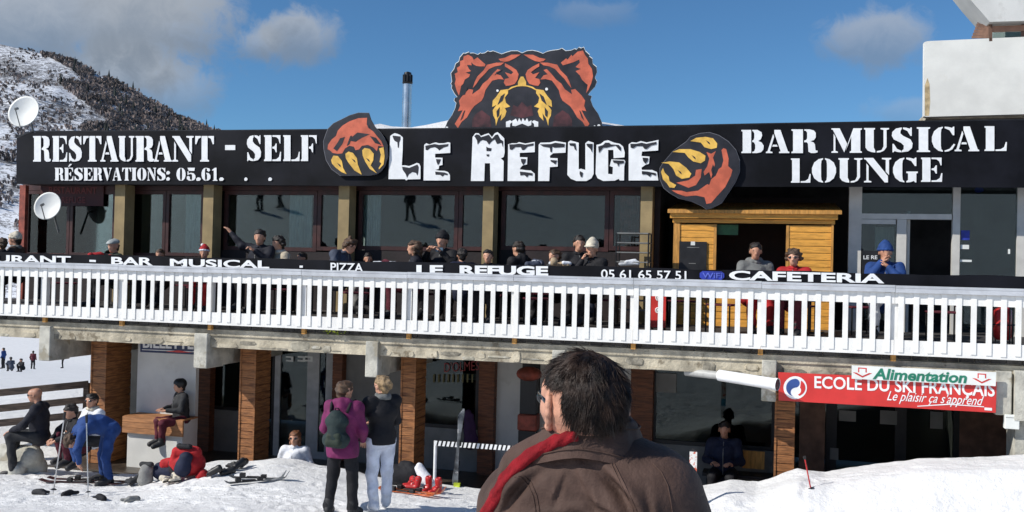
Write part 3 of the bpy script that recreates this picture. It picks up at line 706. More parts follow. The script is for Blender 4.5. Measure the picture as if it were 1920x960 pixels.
while x < 4.2:             # broken stones showing where render has fallen off the edge
    wd = rnd.uniform(.12, .46); z1 = rnd.uniform(1.98, 2.10); 
    if rnd.random() < .55:
        z1 = min(z1-rnd.uniform(.0, .09), 2.084); n = rnd.randint(7, 9); hw = wd/2-.004; cx = x+wd/2; z_0 = 1.882+rnd.choice([0, 0, 0, .03, .06]); zc = (z_0+z1)/2; hh = (z1-z_0)/2
        pts = []
        for k in range(n):
            a = 2*math.pi*(k+rnd.uniform(-.25, .25))/n; c_, s_ = math.cos(a), math.sin(a); e = rnd.uniform(.4, .95)
            pts.append((cx+hw*math.copysign(abs(c_)**e, c_), 14.885, zc+hh*math.copysign(abs(s_)**e, s_)))
        ins = [Vector((cx, 0, zc))+(Vector((p[0], 0, p[2]))-Vector((cx, 0, zc)))*.9 for p in pts]
        dep = rnd.uniform(.004, .02)
        b_ = MB(); v = pts+[(p.x, 14.882-dep+rnd.uniform(-.006, .006), p.z) for p in ins]
        b_.add(v, [tuple(range(n, 2*n))]+[(i, (i+1) % n, (i+1) % n+n, i+n) for i in range(n)])
        b_.build('stone', rnd.choice(['stone', 'concrete', 'concrete', 'mortar']), bal)
    x += wd
# railing
rl = empty('balcony_railing'); tag(rl, 'long white wooden balustrade with flat balusters and grey handrail', 'railing')
YR_ = 14.7
ZC = 3.285
segs = [BX0, -12.9, -11.25, -9.45, -7.65, -5.75, -3.95, -2.05, -.15, 1.7, 3.55, 5.4, BX1]
for a, b in zip(segs[:-1], segs[1:]):
    dz = rnd.uniform(-.006, .006)
    MB().box(a+.002, b-.002, YR_-.032, YR_+.12, ZC-.035+dz, ZC+dz).build('handrail', 'cap_grey', rl)
    MB().hexa([(a+.003, YR_-.034, ZC-.10+dz), (b-.003, YR_-.034, ZC-.10+dz), (b-.003, YR_-.008, ZC-.10+dz), (a+.003, YR_-.008, ZC-.10+dz), (a+.003, YR_-.028, ZC-.037+dz), (b-.003, YR_-.028, ZC-.037+dz), (b-.003, YR_-.008, ZC-.037+dz), (a+.003, YR_-.008, ZC-.037+dz)]).build('handrail_apron', 'cap_grey', rl)
    MB().box(a+.002, b-.002, YR_+.025, YR_+.055, 3.02, ZC-.04).build('top_board', 'white_paint', rl)
    MB().box(a+.002, b-.002, YR_+.025, YR_+.055, 2.285, 2.50).build('bottom_board', 'white_paint', rl)
for x in segs[1:-1]:
    MB().box(x-.055, x+.055, YR_+.058, YR_+.16, 2.46, ZC-.04).build('post', 'white_paint', rl)
    MB().box(x-.035, x+.035, YR_+.09, YR_+.15, 2.19, 2.30).build('post_foot', 'hut_trim', rl)
me = MB().box(-.0375, .0375, YR_+.011, YR_+.0235, 2.335, 3.185).mesh('baluster'); me.materials.append(M['white_paint'])
x = BX0+.1
while x < BX1:
    o = bpy.data.objects.new('baluster', me); col.objects.link(o); o.parent = rl; o.location = (x+rnd.uniform(-.007, .007), 0, rnd.uniform(-.012, .012)); px0 = o.location.x; o.rotation_euler = (0, 0, 0); o.location.x = px0; x += .190
# black lettered strip above the handrail
st = empty('railing_banner'); tag(st, 'narrow black lettered banner running along the top of the white railing', 'banner')
YS = 14.84
nb = 60; mb = MB(); pts = []
for i in range(nb+1):
    x = BX0+(BX1-BX0)*i/nb; pts.append((x, YS+.006*math.sin(i*1.7), ZC-.01, ZC+.165+.008*math.sin(i*.9)+.006*math.sin(i*2.3)))
for i in range(nb):
    a, b = pts[i], pts[i+1]
    mb.hexa([(a[0], a[1], a[2]), (b[0], b[1], b[2]), (b[0], b[1]+.01, b[2]), (a[0], a[1]+.01, a[2]), (a[0], a[1], a[3]), (b[0], b[1], b[3]), (b[0], b[1]+.01, b[3]), (a[0], a[1]+.01, a[3])])
mb.build('fabric', 'black_banner', st)
def strip(text, x0, x1, yl, yr, h, bold=.02, hr=None, m_='print_white'):
    hr = hr or h
    lettering('lettering', text, m_, st, ((x0, yl-h), (x1, yr-hr), (x1, yr), (x0, yl)), YS-.012, .006, bold)
strip('RESTAURANT', -128, 133, 490, 495, 14, .03, 15)
strip('-', 168, 180, 491, 491.5, 4); strip('BAR', 209, 287, 496.5, 498, 15, .03); strip('MUSICAL', 319, 505, 500, 503.5, 15, .03)
strip('-', 562, 568, 502, 502, 4); strip('PIZZA', 620, 681, 508.5, 510, 16, .015)
for c_, a_, b_ in (('LE', 781, 831), ('REFUGE', 862, 1028)): strip(c_, a_, b_, 515 if a_ < 800 else 515.5, 515.2 if a_ < 800 else 517, 18, .045)
strip('05 61 65 57 51', 1127, 1287, 522, 525, 17, .012); strip('CAFETERIA', 1367, 1658, 525, 531.5, 18, .035)
pbs = [[(1312, 509), (1345, 510), (1345, 524), (1312, 523)], [(1318, 507), (1340, 508), (1340, 509.5), (1318, 508.5)]]
ppoly('badge', 'wifi_blue', st, [[(1312, 512), (1317, 508), (1353, 509), (1358, 513), (1358, 520), (1353, 525), (1317, 524), (1312, 520)]], YS-.013, .004)
lettering('lettering', 'WiFi', mat('wifi_text', (.10, .14, .55), .5), st, ((1317, 511), (1354, 512), (1354, 522), (1317, 521)), YS-.019)
# ------------------------------------------------------------ fascia lettering band
YBN = 17.2
bn = empty('fascia_banner'); tag(bn, 'big black banner with white stencil lettering across the restaurant roof edge', 'banner')
tops = [(30, 259), (62, 247), (440, 245), (800, 242), (1280, 236), (1440, 232.5), (1920, 225), (2050, 223)]
bots = [(38, 345), (440, 346.5), (640, 348.5), (1000, 349.5), (1640, 350.5), (1920, 352), (2050, 353)]
NB = 150; v = []
for i in range(NB+1):
    x = 30+2020*i/NB; t_ = np.interp(x, *zip(*tops)); b_ = np.interp(x, *zip(*bots))
    for j in range(7):
        y = t_+(b_-t_)*j/6; p = at(x, y, YBN); sag = .010*math.sin(x*.021+j*.8)+.008*math.sin(x*.05-j*1.3)
        v.append((p.x, YBN+.012+sag*.6, p.z))
mb = MB(); mb.add(v, [(i*7+j, (i+1)*7+j, (i+1)*7+j+1, i*7+j+1) for i in range(NB) for j in range(6)]); mb.build('fabric', 'black_banner', bn, smooth='all')
mb = MB(); mb.bar(at(30, 258, YBN+.1), at(62, 246.5, YBN+.1), .04, .03)
for a, b in zip(tops[1:-1], tops[2:]): mb.bar(at(a[0], a[1]-.5, YBN+.07), at(b[0], b[1]-.5, YBN+.07), .05, .02)
mb.build('top_edge', 'black_iron', bn)
YL = YBN-.006
L1 = [('R', 62, 95), ('E', 98, 126), ('S', 128, 154), ('T', 156, 190), ('A', 188, 222), ('U', 222, 252), ('R', 254, 289), ('A', 288, 322), ('N', 323, 363), ('T', 366, 401)]
stencil('lettering', [(c, a, b, 255, 303) for c, a, b in L1]+[('-', 422, 441, 259, 295)]+[(c, a, b, 253.5, 302) for c, a, b in (('S', 462, 490), ('E', 495, 527), ('L', 531, 562), ('F', 564, 595))], bn, YL)
stencil('lettering', row('RÉSERVATIONS:', 102, 319, 314.5, 338.5, {'I': .55, ':': .42, 'O': 1.05})+row('05.61.', 330, 420, 314.5, 339, {'.': .5, '1': .8})+[('.', 458, 464, 315, 339), ('.', 503, 510, 315, 339)], bn, YL)
stencil('lettering', [('B', 1390, 1432, 243.5, 287), ('A', 1436, 1480, 243.5, 287), ('R', 1484, 1533, 242.5, 287), ('M', 1559, 1616, 240.5, 286.5), ('U', 1620, 1667, 240, 286), ('S', 1671, 1712, 239, 285.5), ('I', 1719, 1744, 238.5, 285), ('C', 1747, 1792, 237.5, 284.5), ('A', 1790, 1836, 237, 283.5), ('L', 1846, 1888, 236.5, 283)], bn, YL)
stencil('lettering', [('L', 1483, 1520, 297, 342.5), ('O', 1522, 1568, 296.5, 342.5), ('U', 1572, 1617, 296.5, 342.5), ('N', 1620, 1671, 296, 342), ('G', 1674, 1721, 295.5, 342), ('E', 1727, 1767, 295.5, 341)], bn, YL)
# the house name: blocky letters under melting snow caps
Z1 = dict(sx=6, sy=6, ox=600, oy=200); Z2 = dict(sx=4.8, sy=4.8, ox=860, oy=230)
LW1 = [[(770,815),(790,330),(815,310),(840,298),(870,305),(900,318),(932,345),(930,480),(920,660),(960,660),(1000,668),(1050,650),(1090,632),(1115,640),(1130,670),(1130,815),(990,818),(970,830),(955,815)],
 [(1165,830),(1172,430),(1195,410),(1230,425),(1270,410),(1300,402),(1340,412),(1400,410),(1440,400),(1465,405),(1465,520),(1295,530),(1295,572),(1378,575),(1378,655),(1340,665),(1335,700),(1295,712),(1340,720),(1400,722),(1440,735),(1462,770),(1462,830)]]
LB1 = [[(815,325),(905,335),(905,370),(892,400),(886,462),(875,460),(870,400),(840,385),(825,360)],[(922,675),(960,680),(1005,688),(1060,665),(1095,650),(1110,680),(1105,740),(1095,775),(1080,745),(1040,735),(1000,760),(978,800),(965,760),(930,710)],
 [(1185,440),(1235,430),(1290,420),(1340,430),(1445,420),(1440,445),(1390,460),(1340,492),(1320,470),(1290,455),(1240,465),(1210,490),(1188,485)],[(1305,590),(1360,592),(1342,640),(1325,657),(1310,620)],[(1295,730),(1350,735),(1400,740),(1437,755),(1432,772),(1400,765),(1378,787),(1350,765),(1300,765)]]
LW2 = [[(110,525),(125,130),(150,95),(180,95),(200,120),(235,105),(270,95),(300,130),(325,95),(350,85),(375,105),(410,140),(414,270),(405,308),(380,322),(405,345),(402,525),(285,525),(282,365),(235,365),(230,525)],
 [(440,525),(445,195),(480,185),(520,185),(545,175),(600,188),(685,172),(685,265),(550,272),(550,310),(618,312),(615,375),(575,385),(560,400),(550,420),(610,428),(650,430),(685,460),(685,525)],
 [(715,525),(720,200),(735,180),(820,178),(870,165),(965,180),(962,270),(850,275),(820,300),(825,318),(890,320),(892,395),(820,400),(815,525)],
 [(985,175),(1005,160),(1080,180),(1080,420),(1100,414),(1140,425),(1140,185),(1165,165),(1215,180),(1215,460),(1195,500),(1150,525),(1060,525),(1010,505),(978,470)],
 [(1240,200),(1280,190),(1310,165),(1345,158),(1400,180),(1450,190),(1480,215),(1495,270),(1492,312),(1395,320),(1392,245),(1345,245),(1345,460),(1385,465),(1388,400),(1360,390),(1375,330),(1490,335),(1500,350),(1490,395),(1488,520),(1450,520),(1440,505),(1405,522),(1300,525),(1250,500),(1232,460)],
 [(1530,520),(1530,195),(1560,175),(1600,180),(1640,165),(1690,178),(1755,165),(1798,155),(1795,250),(1650,260),(1645,300),(1718,305),(1712,370),(1680,380),(1645,405),(1650,425),(1740,425),(1785,445),(1797,520)]]
LB2 = [[(140,120),(160,105),(185,110),(200,130),(250,115),(270,108),(300,145),(330,110),(352,105),(375,150),(400,165),(399,222),(385,180),(345,192),(325,150),(300,165),(272,197),(250,165),(215,155),(195,165),(170,197),(165,160)],[(248,215),(265,225),(295,230),(290,255),(250,255)],[(250,285),(275,285),(270,305),(252,300)],
 [(455,195),(500,195),(545,188),(600,198),(675,185),(672,205),(620,215),(590,245),(570,245),(560,220),(510,220),(480,245),(460,240)],[(560,325),(605,328),(600,355),(580,382),(562,350)],[(550,440),(600,445),(665,455),(662,477),(630,470),(615,492),(590,470),(555,475)],
 [(730,195),(830,192),(870,180),(955,192),(950,220),(860,225),(842,215),(838,267),(825,262),(820,225),(760,215)],[(825,335),(885,340),(870,377),(850,360),(830,350)],
 [(995,185),(1050,185),(1060,252),(1045,240),(1035,210),(1000,205)],[(1150,190),(1205,190),(1200,268),(1188,240),(1155,210)],[(1090,435),(1118,450),(1112,485),(1100,492),(1088,460)],
 [(1255,215),(1300,200),(1320,180),(1355,180),(1370,195),(1440,200),(1460,220),(1458,257),(1440,240),(1410,205),(1370,215),(1330,225),(1300,225),(1262,272)],[(1385,338),(1488,342),(1485,365),(1445,370),(1437,397),(1425,365),(1395,360)],
 [(1545,190),(1600,190),(1645,180),(1690,190),(1780,172),(1778,195),(1730,205),(1690,237),(1670,235),(1655,210),(1600,210),(1570,230),(1548,225)],[(1655,315),(1705,318),(1700,345),(1680,370),(1660,345)],[(1648,435),(1700,440),(1775,455),(1772,477),(1735,462),(1720,487),(1690,465),(1650,465)]]
ppoly('name_lettering', 'print_white', bn, LW1, YL, .006, **Z1); ppoly('snow_cap_print', 'bear_dark', bn, LB1, YL-.004, .002, **Z1)
ppoly('name_lettering', 'print_white', bn, LW2, YL, .006, **Z2); ppoly('snow_cap_print', 'bear_dark', bn, LB2, YL-.006, .002, **Z2)

# cut-out bear panel standing on the roof edge
br = empty('bear_cutout'); tag(br, 'painted growling bear head cut-out panel standing above the roof edge', 'sign')
BZ = dict(sx=5.053, sy=5.053, ox=820, oy=70); YBR = 17.36
out = [(60,885),(75,850),(95,800),(140,735),(170,670),(180,620),(160,600),(165,575),(190,565),(165,535),(135,480),(140,455),(128,440),(140,420),(130,340),(160,300),(175,250),(205,230),(215,190),(250,150),(262,155),(300,140),(310,152),(345,150),(385,165),(410,148),(420,155),(450,150),(480,130),(500,138),(530,130),(570,145),(610,160),(650,145),(700,130),(760,130),(803,150),(850,130),(900,125),(950,135),(1000,155),(1040,135),(1090,125),(1150,118),(1180,105),(1215,130),(1265,125),(1300,110),(1318,116),(1340,95),(1360,105),(1385,95),(1400,130),(1440,165),(1435,180),(1465,200),(1470,250),(1505,280),(1510,330),(1490,380),(1510,420),(1490,470),(1450,510),(1425,545),(1460,555),(1450,590),(1470,650),(1520,720),(1555,800),(1570,885)]
mx = lambda p: [(1606-x, y) for x, y in p][::-1]
ear = [(250,180),(290,165),(330,185),(345,215),(380,190),(420,225),(455,255),(450,275),(400,275),(370,270),(340,255),(320,235),(325,265),(280,260),(300,300),(320,320),(265,335),(310,350),(300,375),(260,400),(245,440),(225,460),(215,510),(205,550),(185,510),(165,440),(175,400),(165,345),(195,330),(185,290),(215,270),(215,225),(245,215)]
earR = [(1170,240),(1220,200),(1235,210),(1270,165),(1280,180),(1330,135),(1380,125),(1400,170),(1425,200),(1430,250),(1465,300),(1475,370),(1460,430),(1430,500),(1410,530),(1425,450),(1400,430),(1370,400),(1350,360),(1310,320),(1360,300),(1310,280),(1350,240),(1345,210),(1290,235),(1240,250),(1190,265)]
cheek = [(570,300),(600,310),(560,350),(600,360),(630,400),(580,395),(520,410),(490,450),(455,500),(440,560),(420,600),(350,650),(320,690),(280,760),(230,800),(195,860),(165,820),(215,740),(240,690),(195,700),(215,650),(205,600),(240,550),(300,490),(340,497),(330,540),(400,490),(430,440),(480,400),(530,340)]
band = [(380,370),(440,310),(470,260),(560,240),(636,238),(600,265),(545,275),(490,300),(450,345),(400,395),(370,440),(335,482),(355,420)]
brow = [(580,205),(640,193),(700,165),(790,162),(740,195),(680,225),(640,232),(600,225)]
eye = [(640,245),(700,275),(750,310),(770,350),(760,400),(735,440),(690,455),(650,460),(630,430),(640,395),(680,385),(640,330),(700,350),(720,330),(680,300),(640,275)]
ypatch = [(670,490),(600,500),(560,560),(525,600),(520,660),(560,640),(525,690),(530,740),(550,780),(555,840),(575,770),(610,720),(600,790),(640,750),(655,700),(640,670),(690,655),(650,620),(640,570),(670,530)]
bridge = [(762,458),(765,420),(790,372),(815,372),(840,420),(842,458)]
arc = [(660,500),(700,470),(750,456),(803,450),(856,456),(906,470),(946,500),(930,500),(890,478),(850,466),(803,462),(756,466),(716,478),(676,500)]
muzz = [(720,640),(760,660),(803,610),(850,660),(890,640),(910,740),(803,765),(690,740)]
mche = [(330,780),(360,730),(420,690),(500,750),(512,850),(330,850)]
fang = [(650,862),(650,800),(690,785),(712,800),(690,820),(688,862)]
teeth = [(710,790),(745,770),(760,800),(775,765),(795,800),(810,765),(830,795),(850,765),(865,800),(892,785),(890,832),(860,842),(803,817),(740,842),(710,838)]
ridge_ = [(650,690),(700,650),(803,600),(906,650),(956,690),(900,680),(803,640),(706,680)]
ppoly('panel', 'bear_dark', br, [out], YBR, .03, **BZ)
ppoly('rim', 'sign_white', br, [[(803+(x-803)*1.006, 500+(y-500)*1.014) for x, y in out]], YBR+.008, .012, **BZ)
ppoly('orange_fur_print', 'bear_orange', br, [ear, earR, cheek, mx(cheek), band, mx(band), brow, mx(brow), eye, mx(eye)], YBR-.003, .003, **BZ)
ppoly('yellow_print', 'bear_yellow', br, [ypatch, mx(ypatch), bridge, arc], YBR-.0045, .003, **BZ)
ppoly('maroon_print', 'bear_maroon', br, [muzz, mche, mx(mche)], YBR-.002, .002, **BZ)
ds = [[(275,255),(330,262),(360,300),(300,300)],[(430,250),(480,300),(455,330),(400,300)]]
ppoly('dark_print', 'bear_dark', br, [[(215,560),(250,520),(290,470),(262,540)], [(560,330),(620,300),(600,320),(540,360)], [(600,560),(640,530),(618,600),(570,640)], mx([(600,560),(640,530),(618,600),(570,640)]), [(560,700),(590,660),(585,740),(565,760)], mx([(560,700),(590,660),(585,740),(565,760)]), [(215,790),(250,700),(262,690),(240,760)], mx([(215,790),(250,700),(262,690),(240,760)])], YBR-.0075, .002, **BZ)
dot = lambda x, y, r_: [(x+r_*math.cos(a*.785), y+r_*math.sin(a*.785)) for a in range(8)]
ppoly('teeth_print', 'print_white', br, [fang, mx(fang), teeth, dot(570, 505, 12), dot(1035, 490, 14), dot(90, 858, 14), dot(1530, 838, 15), dot(1490, 842, 9)], YBR-.0055, .003, **BZ)
mb = MB()
for x in (880, 975, 1080): mb.bar(at(x, 225, YBR+.04), at(x, 225, YBR+.04)+Vector((0, .9, -.75)), .05, .05); mb.bar(at(x, 120, YBR+.05), at(x, 245, YBR+.05), .05, .03)
mb.build('brace', 'black_iron', br)
def paw(label, outl, orange, dark, claws, Z, Y):
    p = empty('bear_paw_cutout'); tag(p, label, 'sign', 'bear paws on the fascia')
    ppoly('panel', 'bear_dark', p, [outl], Y, .02, **Z)
    cx = sum(x for x, y in outl)/len(outl); cy = sum(y for x, y in outl)/len(outl)
    ppoly('rim', mat('rim_grey', (.16, .16, .18), .5), p, [[(cx+(x-cx)*1.012, cy+(y-cy)*1.012) for x, y in outl]], Y+.006, .01, **Z)
    ppoly('orange_print', 'bear_orange', p, orange, Y-.003, .003, **Z); ppoly('dark_print', 'bear_dark', p, dark, Y-.006, .002, **Z)
    ppoly('claw_print', 'bear_yellow', p, claws, Y-.0075, .004, **Z)
    ppoly('claw_line', 'bear_dark', p, [[(c[0][0]*.35+c[len(c)//2][0]*.65+d, c[0][1]*.35+c[len(c)//2][1]*.65+e) for d, e in ((-22, -26), (14, -6), (26, 22), (4, 8))] for c in claws[:3]], Y-.0095, .002, **Z)
paw('orange bear paw cut-out with claws pointing down left of the house name',
    [(45,480),(40,390),(70,300),(90,250),(150,190),(250,140),(330,100),(430,70),(550,72),(575,150),(620,230),(680,290),(720,350),(755,430),(760,560),(730,660),(690,720),(640,755),(560,770),(230,775),(130,700),(70,600)],
    [[(180,330),(200,270),(250,215),(330,165),(430,130),(530,125),(525,200),(560,250),(600,280),(640,330),(690,390),(715,450),(655,440),(640,500),(600,460),(540,430),(470,440),(440,480),(400,490),(380,450),(330,440),(280,470),(250,525),(200,530),(140,520),(110,490),(85,480),(90,430),(130,370)]],
    [[(350,350),(420,290),(560,310),(470,350),(400,395),(345,385)],[(150,470),(200,400),(225,355),(280,340),(250,420),(190,500)],[(560,330),(630,350),(690,430),(620,410)],[(525,190),(545,200),(560,250),(540,235)],[(300,440),(340,330),(360,325),(330,420)]],
    [[(125,600),(150,550),(200,555),(245,610),(260,690),(300,760),(240,735),(170,680),(135,640)],[(285,530),(320,505),(370,520),(415,580),(425,650),(470,765),(390,720),(320,630),(290,580)],[(475,490),(500,465),(560,475),(605,530),(600,600),(570,660),(640,750),(560,700),(510,620),(480,550)],[(665,470),(715,455),(727,560),(715,650),(665,705),(660,690),(690,640),(670,620),(685,540)]],
    dict(sx=6, sy=6, ox=600, oy=200), 17.14)
paw('orange bear paw cut-out with claws reaching left above the wooden hut',
    [(100,480),(130,430),(240,300),(380,200),(420,150),(520,115),(620,105),(720,135),(820,200),(900,290),(940,400),(940,520),(900,620),(830,730),(750,850),(650,900),(590,915),(540,880),(430,830),(300,800),(200,740),(140,690),(100,600)],
    [[(220,715),(330,720),(380,735),(500,720),(600,650),(620,660),(640,600),(690,560),(720,490),(750,470),(770,400),(750,290),(770,270),(800,280),(825,380),(820,460),(865,500),(850,560),(820,620),(790,680),(700,780),(640,850),(590,860),(570,790),(480,770),(370,780),(280,750)],[(270,635),(400,610),(470,560),(480,500),(540,490),(530,580),(480,660),(400,690),(330,660)],[(590,310),(640,330),(690,300),(660,370),(680,440),(660,520),(640,590),(620,520),(570,560),(560,520),(600,460),(620,380)]],
    [[(640,500),(660,440),(672,470),(655,560)],[(300,690),(400,700),(430,720),(370,730)]],
    [[(420,195),(480,160),(580,150),(660,165),(705,220),(700,265),(640,280),(570,260),(530,210)],[(230,310),(300,280),(420,280),(520,310),(580,350),(575,400),(530,430),(450,410),(400,370),(360,320)],[(110,425),(200,410),(300,420),(380,480),(430,540),(410,580),(330,595),(270,560),(240,490),(190,435)],[(110,520),(130,480),(150,530),(190,570),(200,620),(270,660),(250,690),(200,685),(170,640),(130,600)]],
    dict(sx=5.645, sy=5.645, ox=1220, oy=230), 17.14)

# ------------------------------------------------------------ chimney, dishes, tower
ch = empty('chimney_flue', at(762, 240, 19.2)-Vector((0, 0, .3))); tag(ch, 'polished steel flue pipe with a dark slotted cap on the roof', 'chimney')
hz_ = at(765, 158, 19.2).z-ch.location.z
MB().tube([(0, 0, 0), (0, 0, hz_)], .098, 20).build('pipe', 'steel', ch, smooth=True)
mb = MB()
for z in (hz_*.33, hz_*.68, hz_-.02): MB().tube([(0, 0, z-.012), (0, 0, z+.012)], .103, 20).build('joint_ring', 'steel', ch, smooth=True)
cap_ = MB().tube([(0, 0, hz_), (0, 0, hz_+.04), (0, 0, hz_+.05), (0, 0, hz_+.2), (0, 0, hz_+.25), (0, 0, hz_+.27)], [.1, .115, .085, .085, .075, .02], 20).build('cap', 'black_iron', ch, smooth=True)
mb = MB()
for k in range(10):
    a = k*.628; mb.box(.095*math.cos(a)-.012, .095*math.cos(a)+.012, .095*math.sin(a)-.012, .095*math.sin(a)+.012, hz_+.05, hz_+.2)
mb.build('slat', 'black_iron', cap_)
def dish(label, c, rad, aim, tilt_label):
    d = empty('satellite_dish', c); tag(d, label, 'satellite dish')
    q_ = Vector(aim).to_track_quat('Z', 'Y').to_matrix()
    mb = MB(); n = 28; v = []; rings = (0, .35, .65, .9, 1)
    for s_, dz in ((1, 0), (1, -.012)):
        for t in rings:
            for k in range(n):
                a = 2*math.pi*k/n; v.append(q_ @ Vector((rad*.93*t*math.cos(a), rad*t*math.sin(a), .16*rad*t*t*1.5+dz)))
    nr = len(rings); f = []
    for L in (0, 1):
        for i in range(nr-1):
            for k in range(n): f.append((L*nr*n+i*n+k, L*nr*n+i*n+(k+1) % n, L*nr*n+(i+1)*n+(k+1) % n, L*nr*n+(i+1)*n+k))
    for k in range(n): f.append(((nr-1)*n+k, (nr-1)*n+(k+1) % n, (2*nr-1)*n+(k+1) % n, (2*nr-1)*n+k))
    mb.add(v, f); mb.build('reflector', 'dish', d, smooth='all')
    tip = q_ @ Vector((0, -rad*.25, rad*1.0)); base = q_ @ Vector((0, -rad*.98, .22*rad))
    MB().tube([base, tip], .012, 6).build('feed_arm', 'grey_plastic', d); MB().tube([tip, tip+(q_ @ Vector((0, .05, -.07)))], .03, 8).build('receiver', 'grey_plastic', d)
    MB().tube([(0, 0, -.01), q_ @ Vector((0, 0, -.14)), (q_ @ Vector((0, 0, -.14)))+Vector((0, .22, -.5))], .022, 8).build('mast', 'grey_plastic', d)
    return d
dish('larger white satellite dish standing on the roof corner against the mountain', at(48, 212, 17.4), .37, (.18, -.93, .30), '')
dish('smaller pale satellite dish fixed below the banner at the left window', at(92, 388, 17.15), .31, (.22, -.93, .28), '')
tw = empty('apartment_tower'); tag(tw, 'white apartment tower with projecting balcony block above the right end of the roof', 'building')
YT = 21.0
def tpoly(name, m_, pts, Y, th): return ppoly(name, m_, tw, [pts], Y, th)
tpoly('balcony_parapet', mat('tower_white', (.80, .79, .73), .8, .05, 2, .15, 30, second=(.70, .66, .55), sscale=.9, sthr=.68), [(1733, 79), (1740, 77), (1920, 69), (2100, 62), (2100, 212), (1920, 214), (1737, 219), (1732, 218)], YT, .18)
bs = at(1733, 219, YT)
box('balcony_slab', 'concrete', tw, bs.x+.06, bs.x+6, YT+.181, YT+3, bs.z-.02, bs.z+.12)
tpoly('rust_stain', mat('stain', (.60, .46, .26), .8, .3, 6), [(1734, 160), (1739, 146), (1743, 158), (1744, 190), (1742, 217), (1734, 217)], YT-.002, .003)
box('facade_wall', 'wall_white', tw, at(1862, 60, YT+3).x, bs.x+6, YT+3, YT+3.2, 6, 16)
tpoly('upper_balcony', 'wall_white', [(1788, -40), (1820, 0), (1856, 41), (1920, 39), (2100, 36), (2100, -60), (1788, -60)], YT-.2, .9)
for i in range(7):
    a = at(1836-2.2*i, 36+5.6*i, YT+.4); b = at(1857, 38+5.2*i, YT+.05); MB().bar(a, b, .03, .055).build('screen_board', 'brown_wood', tw)
MB().bar(at(1857, 40, YT+.03), at(1857, 78, YT+.03), .06, .06).build('screen_post', 'brown_wood', tw)
MB().bar(at(1858, 55, YT+.06), at(2000, 50, YT+.06), .05, .11).build('guard_rail', mat('rail_brown', (.42, .22, .14), .7), tw)
MB().bar(at(1918, 41, YT+.1), at(1918, 73, YT+.1), .06, .06).build('screen_post', 'brown_wood', tw)
MB().box(at(1862, 60, YT+2).x, bs.x+6, YT+2.6, YT+2.66, at(1900, 58, YT+2.6).z-1, at(1900, 30, YT+2.6).z+1).build('balcony_glass', 'glass', tw)

# ------------------------------------------------------------ wooden hut on the deck
hut = empty('wooden_hut', (0, 0, 0)); tag(hut, 'orange timber sales hut with serving hatch under the fascia', 'hut')
YH = 17.5
hx0, hx1 = xat(1262, YH), xat(1562, YH); hz1 = at(1400, 395, YH).z
hp = [hx0, xat(1274, YH), xat(1340, YH), xat(1476, YH), xat(1558, YH), hx1]
def planks(x0, x1, z0, z1, y, th, n):
    for k in range(n):
        a = z0+(z1-z0)*k/n; MB().box(x0+.002, x1-.002, y+rnd.uniform(-.002, .002), y+th, a+.004, a+(z1-z0)/n-.004, .0015).build('plank', 'hut_wood', hut)
zt = at(1400, 421, YH).z
hatch = at(1400, 545, YH).z
planks(hp[1], hp[2], FL, zt, YH, .03, 15); planks(hp[3], hp[4], FL, zt, YH, .03, 15); planks(hp[2], hp[3], FL, hatch, YH, .03, 5)
for a, b in ((hp[0], hp[1]), (hp[4], hp[5])): MB().box(a, b, YH-.02, YH+.06, FL, zt+.02).build('corner_post', 'hut_trim', hut)
for x in (hp[2], hp[3]): MB().box(x-.025, x+.025, YH-.012, YH+.05, hatch, zt).build('hatch_post', 'hut_trim', hut)
MB().box(hp[0]-.02, hp[5]+.02, YH-.03, YH+.05, zt+.021, zt+.09).build('top_beam', 'hut_wood', hut)
MB().box(hp[0]-.06, hp[5]+.06, YH-.1, YH+.02, zt+.1, hz1-.05).build('eaves_board', 'hut_wood', hut)
MB().hexa([(hp[0]-.1, YH-.16, hz1-.06), (hp[5]+.12, YH-.16, hz1-.06), (hp[5]+.12, YH+1.9, hz1+.22), (hp[0]-.1, YH+1.9, hz1+.22), (hp[0]-.1, YH-.16, hz1), (hp[5]+.12, YH-.16, hz1), (hp[5]+.12, YH+1.9, hz1+.28), (hp[0]-.1, YH+1.9, hz1+.28)]).build('roof', 'hut_trim', hut)
for a, b in ((hp[0], hp[0]+.05), (hp[5]-.05, hp[5])): box('side_wall', 'hut_trim', hut, a, b, YH+.061, YH+1.8, FL, hz1-.02)
box('back_wall', 'wall_dark', hut, hp[0], hp[5], YH+1.81, YH+1.86, FL, hz1-.02)
box('counter', 'hut_trim', hut, hp[2]+.03, hp[3]-.03, YH-.1, YH+.4, hatch+.005, hatch+.04)
box('green_board', 'green', hut, xat(1340, YH+.1)+.03, xat(1383, YH+.1), YH+.1, YH+.12, at(1360, 440, YH).z, zt)
mb = empty('menu_panel', (0, 0, 0)); tag(mb, 'black chalk menu panel hanging on the front of the wooden hut', 'menu board')
box('panel', 'black', mb, xat(1273.5, YH), xat(1325, YH), YH-.03, YH-.012, at(1300, 515, YH).z, at(1300, 453, YH).z); box('clip', 'sign_white', mb, xat(1295, YH), xat(1303, YH), YH-.04, YH-.031, at(1300, 460, YH).z, at(1300, 453, YH).z)
box('chalk_line', 'grey_plastic', mb, xat(1288, YH), xat(1311, YH), YH-.034, YH-.0305, at(1300, 464.6, YH).z, at(1300, 463.4, YH).z); box('chalk_line', 'grey_plastic', mb, xat(1292, YH), xat(1305, YH), YH-.034, YH-.0305, at(1300, 494.6, YH).z, at(1300, 493.4, YH).z)

